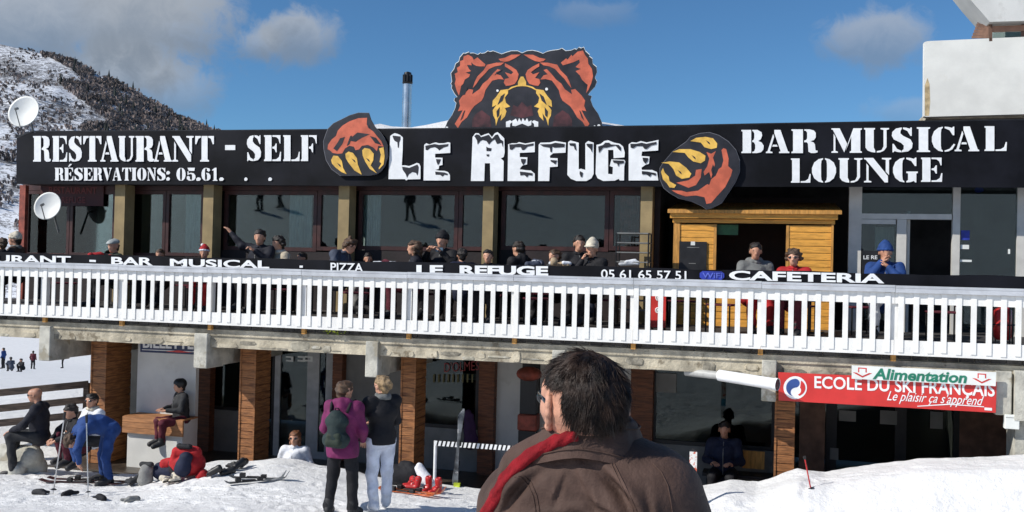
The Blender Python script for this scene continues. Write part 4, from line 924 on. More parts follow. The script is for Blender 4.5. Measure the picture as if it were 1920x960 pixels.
# ------------------------------------------------------------ signs on the deck edge
rs_ = empty('ski_school_sign'); tag(rs_, 'long red ski school sign with white lettering and round emblem under the balcony', 'sign')
YQ = 14.70
ppoly('panel', 'red_sign', rs_, [[(1459, 698), (1869, 716), (1867, 774), (1460, 751)]], YQ, .03)
tl = lambda x: 698+(x-1459)*18/410
lettering('lettering', 'ECOLE DU SKI FRANÇAIS', 'print_white', rs_, ((1527, 705), (1865, 717), (1865, 750), (1527, 733)), YQ-.001, .005, .018)
lettering('lettering', "Le plaisir ça s'apprend", 'print_white', rs_, ((1663, 732), (1845, 742), (1845, 766), (1663, 756)), YQ-.001, .005, .0, .45)
ppoly('underline', 'print_white', rs_, [[(1720, 761), (1780, 757), (1845, 762), (1845, 763.5), (1780, 759), (1720, 762.5)], [(1846, 764), (1860, 765), (1860, 770), (1846, 769)]], YQ-.005, .004)
cir = lambda cx, cy, r_, a0=0, a1=360, n=24: [(cx+r_*math.cos(R(a0+(a1-a0)*i/n)), cy+r_*.98*math.sin(R(a0+(a1-a0)*i/n))) for i in range(n+1)]
ppoly('emblem_disc', 'print_white', rs_, [cir(1491, 727, 22)[:-1]], YQ-.004, .004)
ppoly('emblem_blue', 'logo_blue', rs_, [cir(1491, 727, 17, 95, 275)+cir(1491, 718.5, 8.5, -90, 90, 10)[::1]+cir(1491, 735.5, 8.5, 270, 90, 10)[1:-1]], YQ-.006, .002)
ppoly('emblem_red', 'red_sign', rs_, [cir(1494, 727, 16, -60, 75, 14)+cir(1494, 732, 8, 75, -40, 8)], YQ-.008, .002)
al = empty('grocery_sign'); tag(al, 'narrow white grocery sign with green lettering and red arrows above the red sign', 'sign')
ppoly('panel', 'sign_white', al, [[(1597, 685), (1868, 698), (1867, 724), (1597, 710)]], YQ-.05, .02)
lettering('lettering', 'Alimentation', 'sign_green', al, ((1636, 690), (1813, 698), (1813, 719), (1636, 711)), YQ-.051, .004, .03, .18)
for cx, cy in ((1617, 699), (1841, 710)):
    ar = [(-8, -10), (8, -9), (8, 0), (18, 1), (0, 9), (-18, -1), (-8, 0)]
    ppoly('arrow', 'red_sign', al, [[(cx+x, cy+y) for x, y in ar]], YQ-.053, .003); ppoly('arrow_fill', 'sign_white', al, [[(cx+x*.72, cy-.6+y*.72) for x, y in ar]], YQ-.0555, .003)
bl = empty('ticket_office_sign'); tag(bl, 'dark blue ticket office sign with white lettering partly hidden by the deck edge', 'sign')
ppoly('panel', 'sign_blue', bl, [[(263, 606), (365, 609), (365, 665), (263, 660)]], 15.9, .04)
lettering('lettering', 'BILLETTE', 'print_white', bl, ((268, 632), (363, 635), (363, 655), (268, 652)), 15.899, .004, .03)
ppoly('stripe', 'print_white', bl, [[(266, 655), (364, 659), (364, 660.2), (266, 656.2)]], 15.897, .003)
ppoly('swoosh', 'red_sign', bl, [[(310, 659), (335, 657), (360, 661), (335, 661)]], 15.895, .003)
# white waste pipe, meter box
pp = empty('waste_pipe'); tag(pp, 'white plastic waste pipe sticking out below the balcony edge', 'pipe')
MB().tube([at(1286, 697, 15.0), at(1338, 703, 14.82), at(1400, 711, 14.62)], .062, 14).build('inner_pipe', mat('pipe_grey', (.42, .42, .40), .5), pp, smooth=True)
P0, P1 = at(1345, 703, 14.8), at(1458, 721, 14.4); dd = (P1-P0).normalized()
MB().tube([P0, P0+dd*.03, P1], [.05, .085, .085], 18, cap=False).build('outer_pipe', 'print_white', pp, smooth=True); MB().tube([P1+dd*.002, P1-dd*.4], [.072, .072], 18).build('bore', 'black', pp, smooth=True)
MB().tube([P1-dd*.05, P1+dd*.004], [.092, .092], 18, cap=False).build('collar', 'print_white', pp, smooth=True)
mbx = empty('meter_box'); tag(mbx, 'small white meter box on the wall at the far right under the deck', 'box')
pbox('case', 'sign_white', mbx, 1884, 1912, 778, 805, 14.75, .1, .008); pbox('lid_seam', 'grey_plastic', mbx, 1886, 1910, 783, 783.8, 14.747, .01)
rw = empty('side_wall'); tag(rw, 'rendered concrete wall end with a dark joint at the right edge', 'wall')
box('pier', 'plaster', rw, xat(1905, 14.9, 700), 7, 14.88, 15.4, -.5, 1.875); box('render_patch', 'plaster', rw, xat(1903, 14.76, 700), 7, 14.74, 14.858, 1.45, 2.14)

# left fence, bench, block
fn = empty('timber_fence'); tag(fn, 'low dark timber fence of three boards at the left end of the terrace', 'fence')
fa, fb = at(-60, 757, 14.9), at(166, 712, 15.95)
fa.z, fb.z = .72, .93
for dz, h_ in ((0, .13), (-.30, .13), (-.58, .13)): MB().bar(fa+Vector((0, 0, dz)), fb+Vector((0, 0, dz)), .05, h_).build('board', 'grey_wood', fn)
for t in (.05, .55, .97):
    p = fa.lerp(fb, t)+Vector((0, .06, 0)); MB().box(p.x-.06, p.x+.06, p.y-.03, p.y+.05, -.6, p.z+.02).build('post', 'grey_wood', fn)
bc = empty('wall_bench'); tag(bc, 'varnished wooden bench on a white plinth against the ticket office wall', 'bench')
YB2 = 15.5; bx0, bx1 = xat(232, YB2, 790), xat(345, YB2, 790); bz = at(262, 781, YB2).z
for k in range(3): MB().box(bx0, bx1, YB2-.04, YB2, bz-.31+k*.103, bz-.31+k*.103+.097).build('front_board', 'bench_wood', bc)
for k in range(4): MB().box(bx0, bx1, YB2+.005+k*.11, YB2+.005+k*.11+.103, bz-.03, bz).build('seat_slat', 'bench_wood', bc)
box('plinth', 'wall_white', bc, bx0+.06, bx1-.05, YB2+.04, YB2+.43, GF, bz-.03)
tag(box('terrace_floor', 'terrace', None, xat(150, 16, 830), XR, 15.1, YG+.05, GF-.03, GF), kind='structure')
blk = empty('concrete_block'); tag(blk, 'rough concrete block used as a seat at the left edge', 'block')
p = at(24, 852, 13.9); soft('block', 'plaster', blk, [('c', (p.x-.25, 13.75, -.3), (p.x+.2, 13.75, -.3), .16, .16), ('c', (p.x-.25, 14.0, -.1), (p.x+.3, 14.0, -.1), .2, .2), ('c', (p.x-.25, 14.1, -.3), (p.x+.3, 14.1, -.3), .2, .2)], .03, .05)
# ------------------------------------------------------------ people
def rotm(yaw=0, pitch=0, roll=0): return Matrix.Rotation(R(yaw), 3, 'Z') @ Matrix.Rotation(R(pitch), 3, 'X') @ Matrix.Rotation(R(roll), 3, 'Y')
STAND = dict(pelvis=(0, 0, .96), belly=(0, .01, 1.1), chest=(0, 0, 1.28), neck=(0, -.01, 1.47), head=(0, .02, 1.60), shL=(-.18, 0, 1.40), shR=(.18, 0, 1.40), elL=(-.25, -.04, 1.13), elR=(.25, -.04, 1.13), wrL=(-.26, .09, .90), wrR=(.26, .09, .90),
             hipL=(-.09, 0, .92), hipR=(.09, 0, .92), knL=(-.11, .03, .50), knR=(.11, .03, .50), anL=(-.12, -.02, .10), anR=(.12, -.02, .10), toL=(-.15, .15, .045), toR=(.15, .15, .045))
SIT = dict(pelvis=(0, 0, .53), belly=(0, .02, .66), chest=(0, .03, .86), neck=(0, .03, 1.06), head=(0, .06, 1.20), shL=(-.18, .02, .99), shR=(.18, .02, .99), elL=(-.26, .10, .74), elR=(.26, .10, .74), wrL=(-.13, .34, .74), wrR=(.13, .34, .74),
           hipL=(-.1, .02, .52), hipR=(.1, .02, .52), knL=(-.13, .43, .54), knR=(.13, .43, .54), anL=(-.13, .42, .11), anR=(.13, .42, .11), toL=(-.14, .58, .05), toR=(.14, .58, .05))
BEND = None
def hand_sdf(curl):
    pr = [('c', (.02, -.018, 0), (.085, -.022, 0), .018, .017), ('c', (.02, .016, 0), (.085, .022, 0), .018, .017), ('c', (-.02, 0, 0), (.03, 0, 0), .026, .024)]
    for y, L in ((-.034, .058), (-.012, .072), (.011, .078), (.033, .070)):
        a = Vector((.09, y, 0)); an = curl*.55; d1 = Vector((math.cos(an), y*1.6, -math.sin(an))).normalized(); b = a+d1*L*.5
        an = curl*1.6; d2 = Vector((math.cos(an), y*.6, -math.sin(an))).normalized(); c = b+d2*L*.5
        pr += [('c', a, b, .0095, .009), ('c', b, c, .009, .0075)]
    t0 = Vector((.02, .035, -.004)); t1 = t0+Vector((.035, .028, -.012)); t2 = t1+Vector((.03, .006-.02*curl, -.012*curl))
    pr += [('c', t0, t1, .013, .0105), ('c', t1, t2, .0105, .0085)]
    return sdf_mesh(pr, .0055, .008)
HANDS = {c: hand_sdf(c) for c in (.35, .95)}
def folds(seed, amp, fq=1.0):
    rs = np.random.RandomState(seed); P = rs.uniform(0, 6.28, 8)
    def f(X, Y, Z):            # sharp-edged cloth creases
        rg = lambda t: 1-1.6*np.abs(np.sin(t*.5))
        w1 = rg(26*fq*Z+9*X+3*np.sin(7*Y+P[0])+2*np.sin(9*X+P[5])+P[1]); w2 = rg(38*fq*(Z*.8+X*.6)+4*np.sin(11*Y+P[2])+P[3]); w3 = np.sin(17*fq*(X-Y)+12*Z+P[4])
        return (-amp*(.65*w1+.45*w2+.35*w3)).astype(np.float32)
    return f
def place(o, parent, loc, m3=None):
    o.parent = parent; o.matrix_local = Matrix.Translation(loc) @ (m3.to_4x4() if m3 else Matrix.Identity(4)); return o
PC = [0]
def person(label, loc, yaw, pose, top, bot, s=1.0, skin='skin', hair='hair_dark', style='short', hat=None, glasses=False, boots='rubber', over=None, head=(0, 0, 0), hands=(.35, .35), hem=.0, bulk=1.0, vox=.0145, group=None, gloves=None, collar=None, hood=False, legs=True):
    PC[0] += 1; sd_ = PC[0]
    J = {k: Vector(v) for k, v in pose.items()}
    for k, v in (over or {}).items(): J[k] = Vector(v)
    root = empty('person', loc, R(yaw)); root.scale = (s, s, s); tag(root, label, 'person', group)
    H = rotm(*head); hc = J['head']
    hp = lambda x, y, z: hc+H @ Vector((x, y, z))
    pr = [('c', hp(0, -.025, .03), hp(0, .03, .03), .086, .08), ('c', hp(0, .035, .0), hp(0, .05, -.06), .068, .046), ('c', hp(0, .03, -.075), hp(0, .066, -.086), .044, .027),
          ('c', hp(0, .092, .008), hp(0, .113, -.027), .010, .0155), ('c', hp(-.083, -.005, .0), hp(-.086, -.012, -.03), .013, .011), ('c', hp(.083, -.005, .0), hp(.086, -.012, -.03), .013, .011),
          ('c', hp(-.02, .088, -.057), hp(.02, .088, -.057), .011, .011), ('c', J['neck']-Vector((0, 0, .03)), hp(0, -.02, -.05), .056, .053)]
    k = .86
    bp = [('c', J['pelvis'], J['belly'], .135*k, .12*k), ('c', J['belly'], J['chest'], .12*k, .14*k), ('c', J['shL'], J['shR'], .066*k, .066*k), ('c', J['chest'], J['neck'], .11*k, .055)]
    for S in 'LR':
        bp += [('c', J['sh'+S], J['el'+S], .05, .038), ('c', J['el'+S], J['wr'+S], .038, .027), ('c', J['hip'+S], J['kn'+S], .082*k, .055*k), ('c', J['kn'+S], J['an'+S], .052*k, .038), ('c', J['an'+S], J['to'+S], .042, .032)]
    parts = [sdf_mesh(pr+bp, vox, .022)]
    if gloves is None and vox < .025:
        for S, c in zip('LR', hands):
            d = (J['wr'+S]-J['el'+S]).normalized(); up = Vector((0, 0, 1)) if abs(d.z) < .9 else Vector((0, 1, 0)); y = up.cross(d).normalized(); z = d.cross(y)
            if S == 'R': y = -y; z = -z if False else z
            m3 = np.array([[d[i], y[i], z[i]] for i in range(3)]); v, q_ = HANDS[c]
            parts.append((v @ m3.T+np.array(J['wr'+S]), q_ if S == 'L' else q_[:, ::-1]))
    link('body', mesh_np('body', parts), skin, root)
    b = bulk
    jk = [('c', J['pelvis']+Vector((0, 0, -.02-hem)), J['belly'], (.158+.02*(hem > 0))*b, .15*b), ('c', J['belly'], J['chest'], .15*b, .158*b), ('c', J['shL'], J['shR'], .085*b, .085*b), ('c', J['chest']+(J['neck']-J['chest'])*.5, J['neck']-(J['neck']-J['chest'])*.08, .12, .075)]
    jk += [('c', J['chest']+Vector((-.06, 0, 0)), J['chest']+Vector((.06, 0, 0)), .145*b, .145*b), ('c', J['pelvis']+Vector((-.05, 0, -hem)), J['pelvis']+Vector((.05, 0, -hem)), .14*b, .14*b)]
    for S in 'LR': jk += [('c', J['sh'+S], J['el'+S], .078*b, .062*b), ('c', J['el'+S], J['wr'+S]+(J['el'+S]-J['wr'+S]).normalized()*.015, .062*b, .046*b)]
    if hood: jk += [('c', J['neck']+Vector((-.07, -.06, .0)), J['neck']+Vector((.07, -.06, .0)), .062, .062), ('c', J['neck']+Vector((0, -.1, -.06)), J['neck']+Vector((0, -.09, .01)), .07, .06)]
    fo = folds(sd_, .0095)
    if hem:
        zc = J['pelvis'].z-hem-.07; fo2 = fo; fo = lambda X, Y, Z: fo2(X, Y, Z)
        jk.append(('z', zc))
    soft('jacket', top, root, jk, max(vox, .015), .035, fo)
    if not collar and vox < .025: soft('collar', top, root, [('c', J['neck']+Vector((.068*math.cos(a), .066*math.sin(a)+.006, -.012+.008*math.sin(a*2))), J['neck']+Vector((.068*math.cos(a+.8), .066*math.sin(a+.8)+.006, -.012+.008*math.sin(a*2+1.6))), .022, .022) for a in np.arange(0, 6.3, .785)], .012, .02, folds(sd_+51, .004, 2))
    if vox < .025 and pose is not BEND and not hood: MB().tube([J['neck']+Vector((0, .085, -.035)), J['chest']+Vector((0, .157*b, .05)), J['chest']+Vector((0, .168*b, -.05)), J['belly']+Vector((0, .163*b, 0)), J['pelvis']+Vector((0, .168*b, .0))], .0065, 6).build('zip', 'grey_plastic', root)
    if collar: soft('collar', collar, root, [('c', J['neck']+Vector((.075*math.cos(a), .07*math.sin(a), .0)), J['neck']+Vector((.075*math.cos(a+.8), .07*math.sin(a+.8), .01)), .036, .036) for a in np.arange(0, 6.3, .785)], .014, .02, folds(sd_+50, .006, 2))
    if legs:
        tr = [('c', J['hipL'], J['hipR'], .118, .118), ('c', J['pelvis'], (J['hipL']+J['hipR'])/2, .13, .12)]
        for S in 'LR': tr += [('c', J['hip'+S], J['kn'+S], .103, .076), ('c', J['kn'+S], J['an'+S]+(J['kn'+S]-J['an'+S]).normalized()*.02, .076, .066)]
        soft('trousers', bot, root, tr, max(vox, .015), .03, folds(sd_+99, .010))
        for S in 'LR':
            a, t = J['an'+S], J['to'+S]
            soft('boot', boots, root, [('c', a, t, .062, .050), ('c', a+(J['kn'+S]-a).normalized()*.10, a, .064, .06), ('c', a+(a-t)*.25-Vector((0, 0, .04)), t-Vector((0, 0, .01)), .04, .042)], .016, .02)
    if gloves:
        for S in 'LR':
            d = (J['wr'+S]-J['el'+S]).normalized(); w_ = J['wr'+S]; sd2 = d.cross(Vector((0, 0, 1))).normalized() if abs(d.z) < .95 else Vector((1, 0, 0))
            soft('glove', gloves, root, [('c', w_, w_+d*.08, .04, .044)]+[('c', w_+d*.08+sd2*y, w_+d*(.155-abs(y)*.6)+sd2*y*1.15, .017, .014) for y in (-.036, -.012, .012, .036)]+[('c', w_+d*.03+sd2*.035, w_+d*.085+sd2*.065, .018, .014)], .009, .008)
    hd = lambda name, m_, prims, vx=.012, kk=.02, dp=None: place(soft(name, m_, None, prims, vx, kk, dp), root, hc, H)
    rough = folds(sd_+7, .011, 3)
    if hair and (hat[0] if hat else None) not in ('beanie', 'helmet', 'santa', 'brim', 'flat'):
        hq = [('c', (0, -.035, .045), (0, .022, .06), .095, .084), ('c', (0, -.06, -.01), (0, -.055, -.055), .075, .055)]
        if style == 'long': hq += [('c', (0, -.07, 0), (0, -.075, -.17), .075, .05), ('c', (-.075, -.01, .0), (-.07, -.02, -.13), .035, .03), ('c', (.075, -.01, .0), (.07, -.02, -.13), .035, .03)]
        if style == 'bun': hq += [('c', (0, -.105, .05), (0, -.12, .06), .045, .04), ('c', (.05, -.08, .02), (.07, -.09, .01), .04, .03)]
        if style == 'curly': hq += [('c', (x, y, z), (x*1.05, y, z), .045, .045) for x, y, z in ((-.08, 0, .06), (.08, 0, .06), (-.05, .03, .11), (.05, .03, .11), (0, -.05, .12), (-.09, -.04, 0), (.09, -.04, 0))]
        hq += [('-', (0, .135, -.012), (.105, .085, .082)), ('-', (-.09, .05, -.05), (.04, .05, .06)), ('-', (.09, .05, -.05), (.04, .05, .06))]
        hd('hair', hair, hq, .0105, .02, rough)
    elif hair: hd('hair', hair, [('c', (0, -.05, .0), (0, -.055, -.06 if style == 'short' else -.16), .078, .055)]+([('c', (x, -.01, .0), (x*.95, -.01, -.14), .03, .026) for x in (-.078, .078)] if style == 'long' else []), .012, .02, rough)
    cut = ('-', (0, .01, -.135), (.25, .25, .165))
    if hat:
        kind, m1, m2 = (list(hat)+[None])[:3] if isinstance(hat, (list, tuple)) else (hat, 'black', None)
        ring = lambda z, r_, rr: [('c', (r_*.92*math.cos(a), r_*1.1*math.sin(a)-.005, z+.012*math.sin(a)), (r_*.92*math.cos(a+.53), r_*1.1*math.sin(a+.53)-.005, z+.012*math.sin(a+.53)), rr, rr) for a in np.arange(0, 6.28, .52)]
        if kind in ('beanie', 'santa'):
            h_ = hd('hat', m1, [('c', (0, -.03, .06), (0, .02, .062), .1, .092), ('c', (0, -.02, .1), (0, -.03, .135), .075, .05), cut], .012, .02, folds(sd_, .003, 3))
            hd('hat_band', m2 or m1, ring(.045, .098, .02), .012, .012)
            if kind == 'santa': hd('pompom', 'print_white', [('e', (.06, -.08, .16), (.035, .035, .035))], .012)
        elif kind == 'flat': hd('cap', m1, [('e', (0, 0, .105), (.105, .125, .04)), ('e', (0, .09, .08), (.075, .07, .014)), ('c', (0, -.03, .07), (0, .02, .07), .098, .09), cut, ('-', (0, 0, -.03), (.3, .3, .1))], .012)
        elif kind == 'brim':
            hd('hat', m1, [('c', (0, -.03, .07), (0, .02, .07), .103, .096), ('c', (0, -.01, .12), (0, -.015, .14), .075, .06), cut], .012, .02, folds(sd_, .004, 3)); hd('brim', m2 or m1, [('e', (0, .12, .06), (.095, .085, .016))], .01)
        elif kind == 'helmet': hd('helmet', m1, [('c', (0, -.03, .05), (0, .02, .055), .112, .104), ('-', (0, .14, -.03), (.12, .1, .085)), ('-', (0, 0, -.15), (.3, .3, .12))], .012)
    if vox < .025:
        if glasses:
            g = MB(); g.ell((-.035, .098, .014), (.031, .014, .021), 12, 6); g.ell((.035, .098, .014), (.031, .014, .021), 12, 6); g.bar((-.01, .107, .018), (.01, .107, .018), .006, .006)
            for x in (-1, 1): g.bar((x*.064, .092, .02), (x*.086, -.005, .012), .006, .008)
            place(link('sunglasses', g.mesh('sunglasses', 'all'), 'lens'), root, hc, H)
        else:
            for x in (-.032, .032):
                place(link('eye', MB().ell((x, .0945, .012), (.0125, .008, .007), 8, 6).mesh('eye', 'all'), 'lens'), root, hc, H)
                place(link('eyebrow', MB().bar((x-.018, .098, .031), (x+.018, .098, .031), .012, .007).mesh('eyebrow'), hair or 'hair_dark'), root, hc, H)
        place(link('mouth', MB().ell((0, .0985, -.0565), (.022, .006, .005), 8, 6).mesh('mouth', 'all'), mat('lips', (.36, .12, .10), .5)), root, hc, H)
    return root
fab = {}
def F_(n, c, **k):
    if n not in M: M[n] = fabric(n, c, **k)
    return n
for n, c in dict(c_black=(.012, .012, .015), c_char=(.030, .031, .034), c_navy=(.014, .019, .045), c_blue=(.018, .056, .20), c_purple=(.165, .020, .090), c_white=(.74, .76, .80), c_trousers=(.66, .70, .80), c_grey=(.17, .175, .17), c_green=(.030, .042, .030), c_red=(.42, .018, .022), c_slate=(.060, .072, .105), c_fur=(.46, .40, .30), c_cream=(.66, .60, .48), c_brown=(.075, .048, .036), c_beige=(.40, .30, .19), c_teal=(.020, .034, .034), c_maroon=(.10, .016, .028), c_blackblue=(.013, .014, .022), c_greyp=(.24, .24, .23), c_cap=(.36, .39, .38)).items(): F_(n, c)

# --- guests on the deck (heads measured above the railing)
def guest(label, hx, hy, Y, yaw, top, bot='c_black', hz=1.2, **k):
    p = at(hx, hy, Y); s = (p.z-FL)/hz; s = min(max(s, .8), 1.14)
    hl = Vector(k.get('over', {}).get('head', (0, .06, 1.2))); c_, s_ = math.cos(R(yaw)), math.sin(R(yaw))
    loc = Vector((p.x-(hl.x*c_-hl.y*s_)*s, p.y-(hl.x*s_+hl.y*c_)*s, p.z-hl.z*s))
    if loc.z < FL: loc.z = FL
    return person(label, loc, yaw, SIT, top, bot, s=s, group='guests seated on the deck', **k)
guest('guest in dark coat and pale knitted hat at the far left end of the deck', 28, 450, 16.3, 110, 'c_brown', hat=('beanie', 'c_cream'), collar='c_grey')
guest('bareheaded guest at the left frame edge beside the pale knitted hat', 4, 458, 15.9, 60, 'c_black', hair='hair_brown')
guest('guest in grey flat cap and dark green coat before the left column', 213, 463, 15.9, 150, 'c_green', hat=('flat', 'c_cap'), head=(20, -8, 0))
guest('guest wearing a red hat with white band', 383, 474, 15.6, 200, 'c_navy', 'c_red', hat=('santa', 'c_red', 'c_white'))
guest('guest in dark clothes stretching one arm out to the left', 487, 446, 16.1, 178, 'c_blackblue', over=dict(elR=(.30, .10, 1.06), wrR=(.50, .12, 1.27), elL=(-.22, .16, .82), wrL=(-.05, .28, .98), shR=(.19, .03, 1.02)), hands=(.95, .35), head=(15, 0, 0))
guest('dark haired guest in pale fur collar next to the pointing guest', 522, 458, 16.3, 150, 'c_fur', style='curly', collar='c_cream', hair='hair_dark')
guest('brown haired guest in slate coat bending over the table by the column', 655, 462, 15.9, -95, 'c_slate', 'c_greyp', hair='hair_brown', style='curly', over=dict(head=(0, .20, 1.13), neck=(0, .1, 1.03)), head=(0, -28, 0))
guest('guest with long brown hair looking left beside the camera user', 777, 466, 15.8, 105, 'c_blackblue', 'c_maroon', hair='hair_brown', style='long')
guest('guest in black hat holding a camera up in front of the face', 829, 452, 16.2, 175, 'c_black', hat=('beanie', 'c_black'), over=dict(elR=(.25, .22, .86), wrR=(.12, .30, 1.03), elL=(-.25, .22, .86), wrL=(-.10, .30, 1.03)), hands=(.95, .95))
cm = empty('camera_device', at(824, 468, 15.9)); tag(cm, 'small compact camera held up by the guest in the black hat', 'camera'); MB().box(-.07, .07, -.02, .02, -.035, .035).build('case', mat('cam_blue', (.10, .16, .22), .3), cm, bevel=.006); MB().tube([(0, -.022, 0), (0, -.05, 0)], .022, 12).build('lens_barrel', 'black', cm)
guest('guest in navy jacket turned away right of the camera user', 866, 479, 15.6, 30, 'c_navy', hair='hair_dark', bulk=1.05)
guest('dark haired child peeping over the lettered strip below the column', 915, 484, 15.4, 185, 'c_black', hz=1.18)
guest('guest in black coat with cream brimmed hat and hand to the cheek', 1110, 468, 15.8, 150, 'c_black', hat=('brim', 'c_cream', 'c_cream'), over=dict(elR=(.2, .26, .8), wrR=(.07, .2, 1.04)), head=(25, -5, 0), hands=(.35, .95))
guest('dark haired guest in shadow behind the cream brimmed hat', 1086, 458, 16.8, 200, 'c_black', 'c_slate')
guest('man in grey hooded top sitting before the hut hatch', 1417, 472, 15.7, 195, 'c_grey', 'c_red', hood=True, skin='skin2', head=(-10, -5, 0))
guest('curly haired guest with sunglasses and red top in front of the hut', 1488, 487, 15.4, 170, 'c_red', 'c_maroon', hair='hair_brown', style='curly', glasses=True, hz=1.18)
guest('guest in bright blue hat and blue jacket with hands to the face', 1660, 474, 15.6, 175, 'c_blue', 'c_white', hat=('beanie', 'c_blue'), over=dict(elR=(.22, .26, .82), wrR=(.05, .17, 1.07), elL=(-.22, .26, .8), wrL=(-.04, .2, 1.0)), hands=(.95, .95), skin='skin2', head=(8, -6, 0))

guest('hooded black figure added in place of a dark window reflection right of the middle column', 972, 468, 16.9, 60, 'c_black', hood=True)  # solid figure added where the pane only mirrors a dark silhouette
guest('guest in charcoal fleece low behind the strip left of the brimmed hat', 1040, 484, 16.4, 140, 'c_char', hair='hair_brown', hz=1.18)
guest('guest in maroon jacket sitting low behind the word PIZZA', 690, 488, 16.6, 200, 'c_maroon', hair='hair_dark', hz=1.18)
guest('guest in dark slate coat seated low at the window right of the fur collar', 566, 486, 16.7, 160, 'c_slate', hair='hair_dark', hz=1.18)
guest('guest in green coat seated low between the flat cap and red hat guests', 300, 480, 16.5, 190, 'c_green', hair='hair_brown', hz=1.18)
# deck furniture
def table(label, x, y):
    t = empty('deck_table', (x, y, FL)); tag(t, label, 'table', 'tables on the deck')
    MB().tube([(0, 0, .70), (0, 0, .735)], .38, 20).build('table_top', 'grey_plastic', t); MB().tube([(0, 0, .03), (0, 0, .70)], .03, 8).build('leg', 'black_iron', t); MB().tube([(0, 0, 0), (0, 0, .03)], .24, 14).build('base', 'black_iron', t)
def chair_proto():
    c = empty('deck_chair', (0, 0, FL))
    MB().box(-.21, .21, -.2, .22, .43, .46).build('seat', 'c_maroon', c, bevel=.008); MB().box(-.2, .2, -.235, -.21, .52, .86).build('backrest', 'c_maroon', c, bevel=.008)
    for x in (-.19, .19):
        for y in (-.2, .19): MB().tube([(x, y, 0), (x, y, .86 if y < 0 else .43)], .013, 6).build('leg', 'black_iron', c)
    return c
tx_ = [-12.6, -10.4, -8.4, -6.3, -4.2, -2.6, .6, 2.2]
for i, x in enumerate(tx_): table(['round deck table at the far left behind the railing', 'round deck table in front of the left dark windows', 'round deck table near the pointing guest', 'round deck table between the second and third columns', 'round deck table below the camera user', 'round deck table beside the shelf trolley', 'round deck table in front of the hut', 'round deck table by the entrance door'][i], x, 16.55)
proto = chair_proto(); n = 0
where = ['far left end of the deck', 'left dark windows', 'flat cap guest', 'red hat guest', 'pointing guest', 'fur collar guest', 'slate coat guest', 'second column', 'camera user', 'navy jacket guest', 'child on the deck', 'brimmed hat guest', 'shelf trolley', 'hut menu panel', 'hut hatch', 'entrance door']
for i, x in enumerate(np.linspace(-13.2, 2.6, 16)):
    o = proto if i == 0 else copy_tree(proto)
    o.location = (x+rnd.uniform(-.2, .2), 15.55+(i % 3)*.55+rnd.uniform(-.1, .1), FL); o.rotation_euler = (0, 0, rnd.uniform(0, 6.28)); tag(o, 'dark red metal deck chair behind the railing near the '+where[i], 'chair', 'chairs on the deck')
sh = empty('shelf_trolley', (xat(1188, 16.9), 16.9, FL)); tag(sh, 'dark wire shelf trolley standing between the windows and the hut', 'trolley')
zt_ = at(1188, 437, 16.9).z-FL
for x in (-.28, .28):
    for y in (-.18, .18): MB().tube([(x, y, 0), (x, y, zt_)], .014, 6).build('upright', 'black_iron', sh)
for k in range(9): MB().box(-.29, .29, -.19, .19, .25+k*(zt_-.27)/8, .27+k*(zt_-.27)/8).build('shelf', 'grey_plastic', sh)
cl = empty('folded_cloth', (xat(1182, 16.85), 16.75, at(1182, 494, 16.75).z)); tag(cl, 'white folded cloth on the shelf trolley', 'cloth'); soft('cloth', 'c_white', cl, [('c', (-.15, 0, 0), (.15, 0, .01), .045, .035), ('c', (-.05, -.03, .03), (.1, 0, .05), .03, .03)], .015, .02, folds(3, .006))
def heap(name, label, cat, px_, py_, Y, m_, w_, h_, seed, cl2=None):
    p = at(px_, py_, Y); o = empty(name, p); tag(o, label, cat)
    rs = random.Random(seed); pr = []
    for k in range(6): a = (rs.uniform(-w_, w_), rs.uniform(-.12, .12), rs.uniform(-h_, h_*.5)); b = (a[0]+rs.uniform(-.12, .12), a[1]+rs.uniform(-.1, .1), a[2]+rs.uniform(-.03, .04)); pr.append(('c', a, b, rs.uniform(.04, .07), rs.uniform(.03, .06)))
    soft('cloth', m_, o, pr, .015, .03, folds(seed, .009, 1.4))
    if cl2:
        soft('lining', cl2, o, [('c', (w_*.6, -.06, h_*.4), (w_*1.2, -.02, h_*.2), .035, .03)], .013, .02, folds(seed+1, .006, 2)); soft('lining', cl2, o, [('c', (-w_*.8, -.08, h_*.3), (-w_*.3, -.05, h_*.45), .03, .03)], .013, .02, folds(seed+2, .006, 2))
heap('jacket_heap', 'red jacket lying on the table beside the flat cap guest', 'jacket', 188, 480, 15.7, 'c_red', .15, .03, 1)
heap('jacket_heap', 'red and white clothes piled up left of the long haired guest', 'clothes', 722, 494, 15.6, 'c_maroon', .2, .03, 2, 'c_white')
heap('jacket_heap', 'beige fur trimmed coat heaped next to the brimmed hat guest', 'coat', 1048, 495, 15.6, 'c_beige', .16, .05, 3, 'c_white')
heap('jacket_heap', 'blue and white bag standing on a table right of the child', 'bag', 1006, 494, 15.8, 'c_slate', .06, .06, 4, 'c_white')
fz = empty('ice_cream_board', (xat(1234, 15.5, 590), 15.5, FL)); tag(fz, 'red ice cream board with a white swirl behind the balusters', 'sign')
MB().box(-.12, .12, 0, .03, .05, .68).build('panel', 'red_sign', fz)
for zz in (.33, .53):
    mb = MB(); mb.tube([(.055*t/18*math.cos(t*.7), -.012, zz+.055*t/18*math.sin(t*.7)) for t in range(19)], .011, 5); mb.build('swirl', 'print_white', fz)
for x in (-.1, .1): MB().box(x-.012, x+.012, .03, .18, 0, .3).build('foot', 'black_iron', fz)
ht = empty('patio_lantern', (xat(1880, 15.3, 610), 15.3, FL)); tag(ht, 'red cylindrical lantern in a black stand at the right end of the deck', 'lantern')
MB().tube([(0, 0, .08), (0, 0, .12), (0, 0, .5), (0, 0, .56)], [.09, .12, .12, .07], 18).build('body', 'red_plastic', ht, smooth=True)
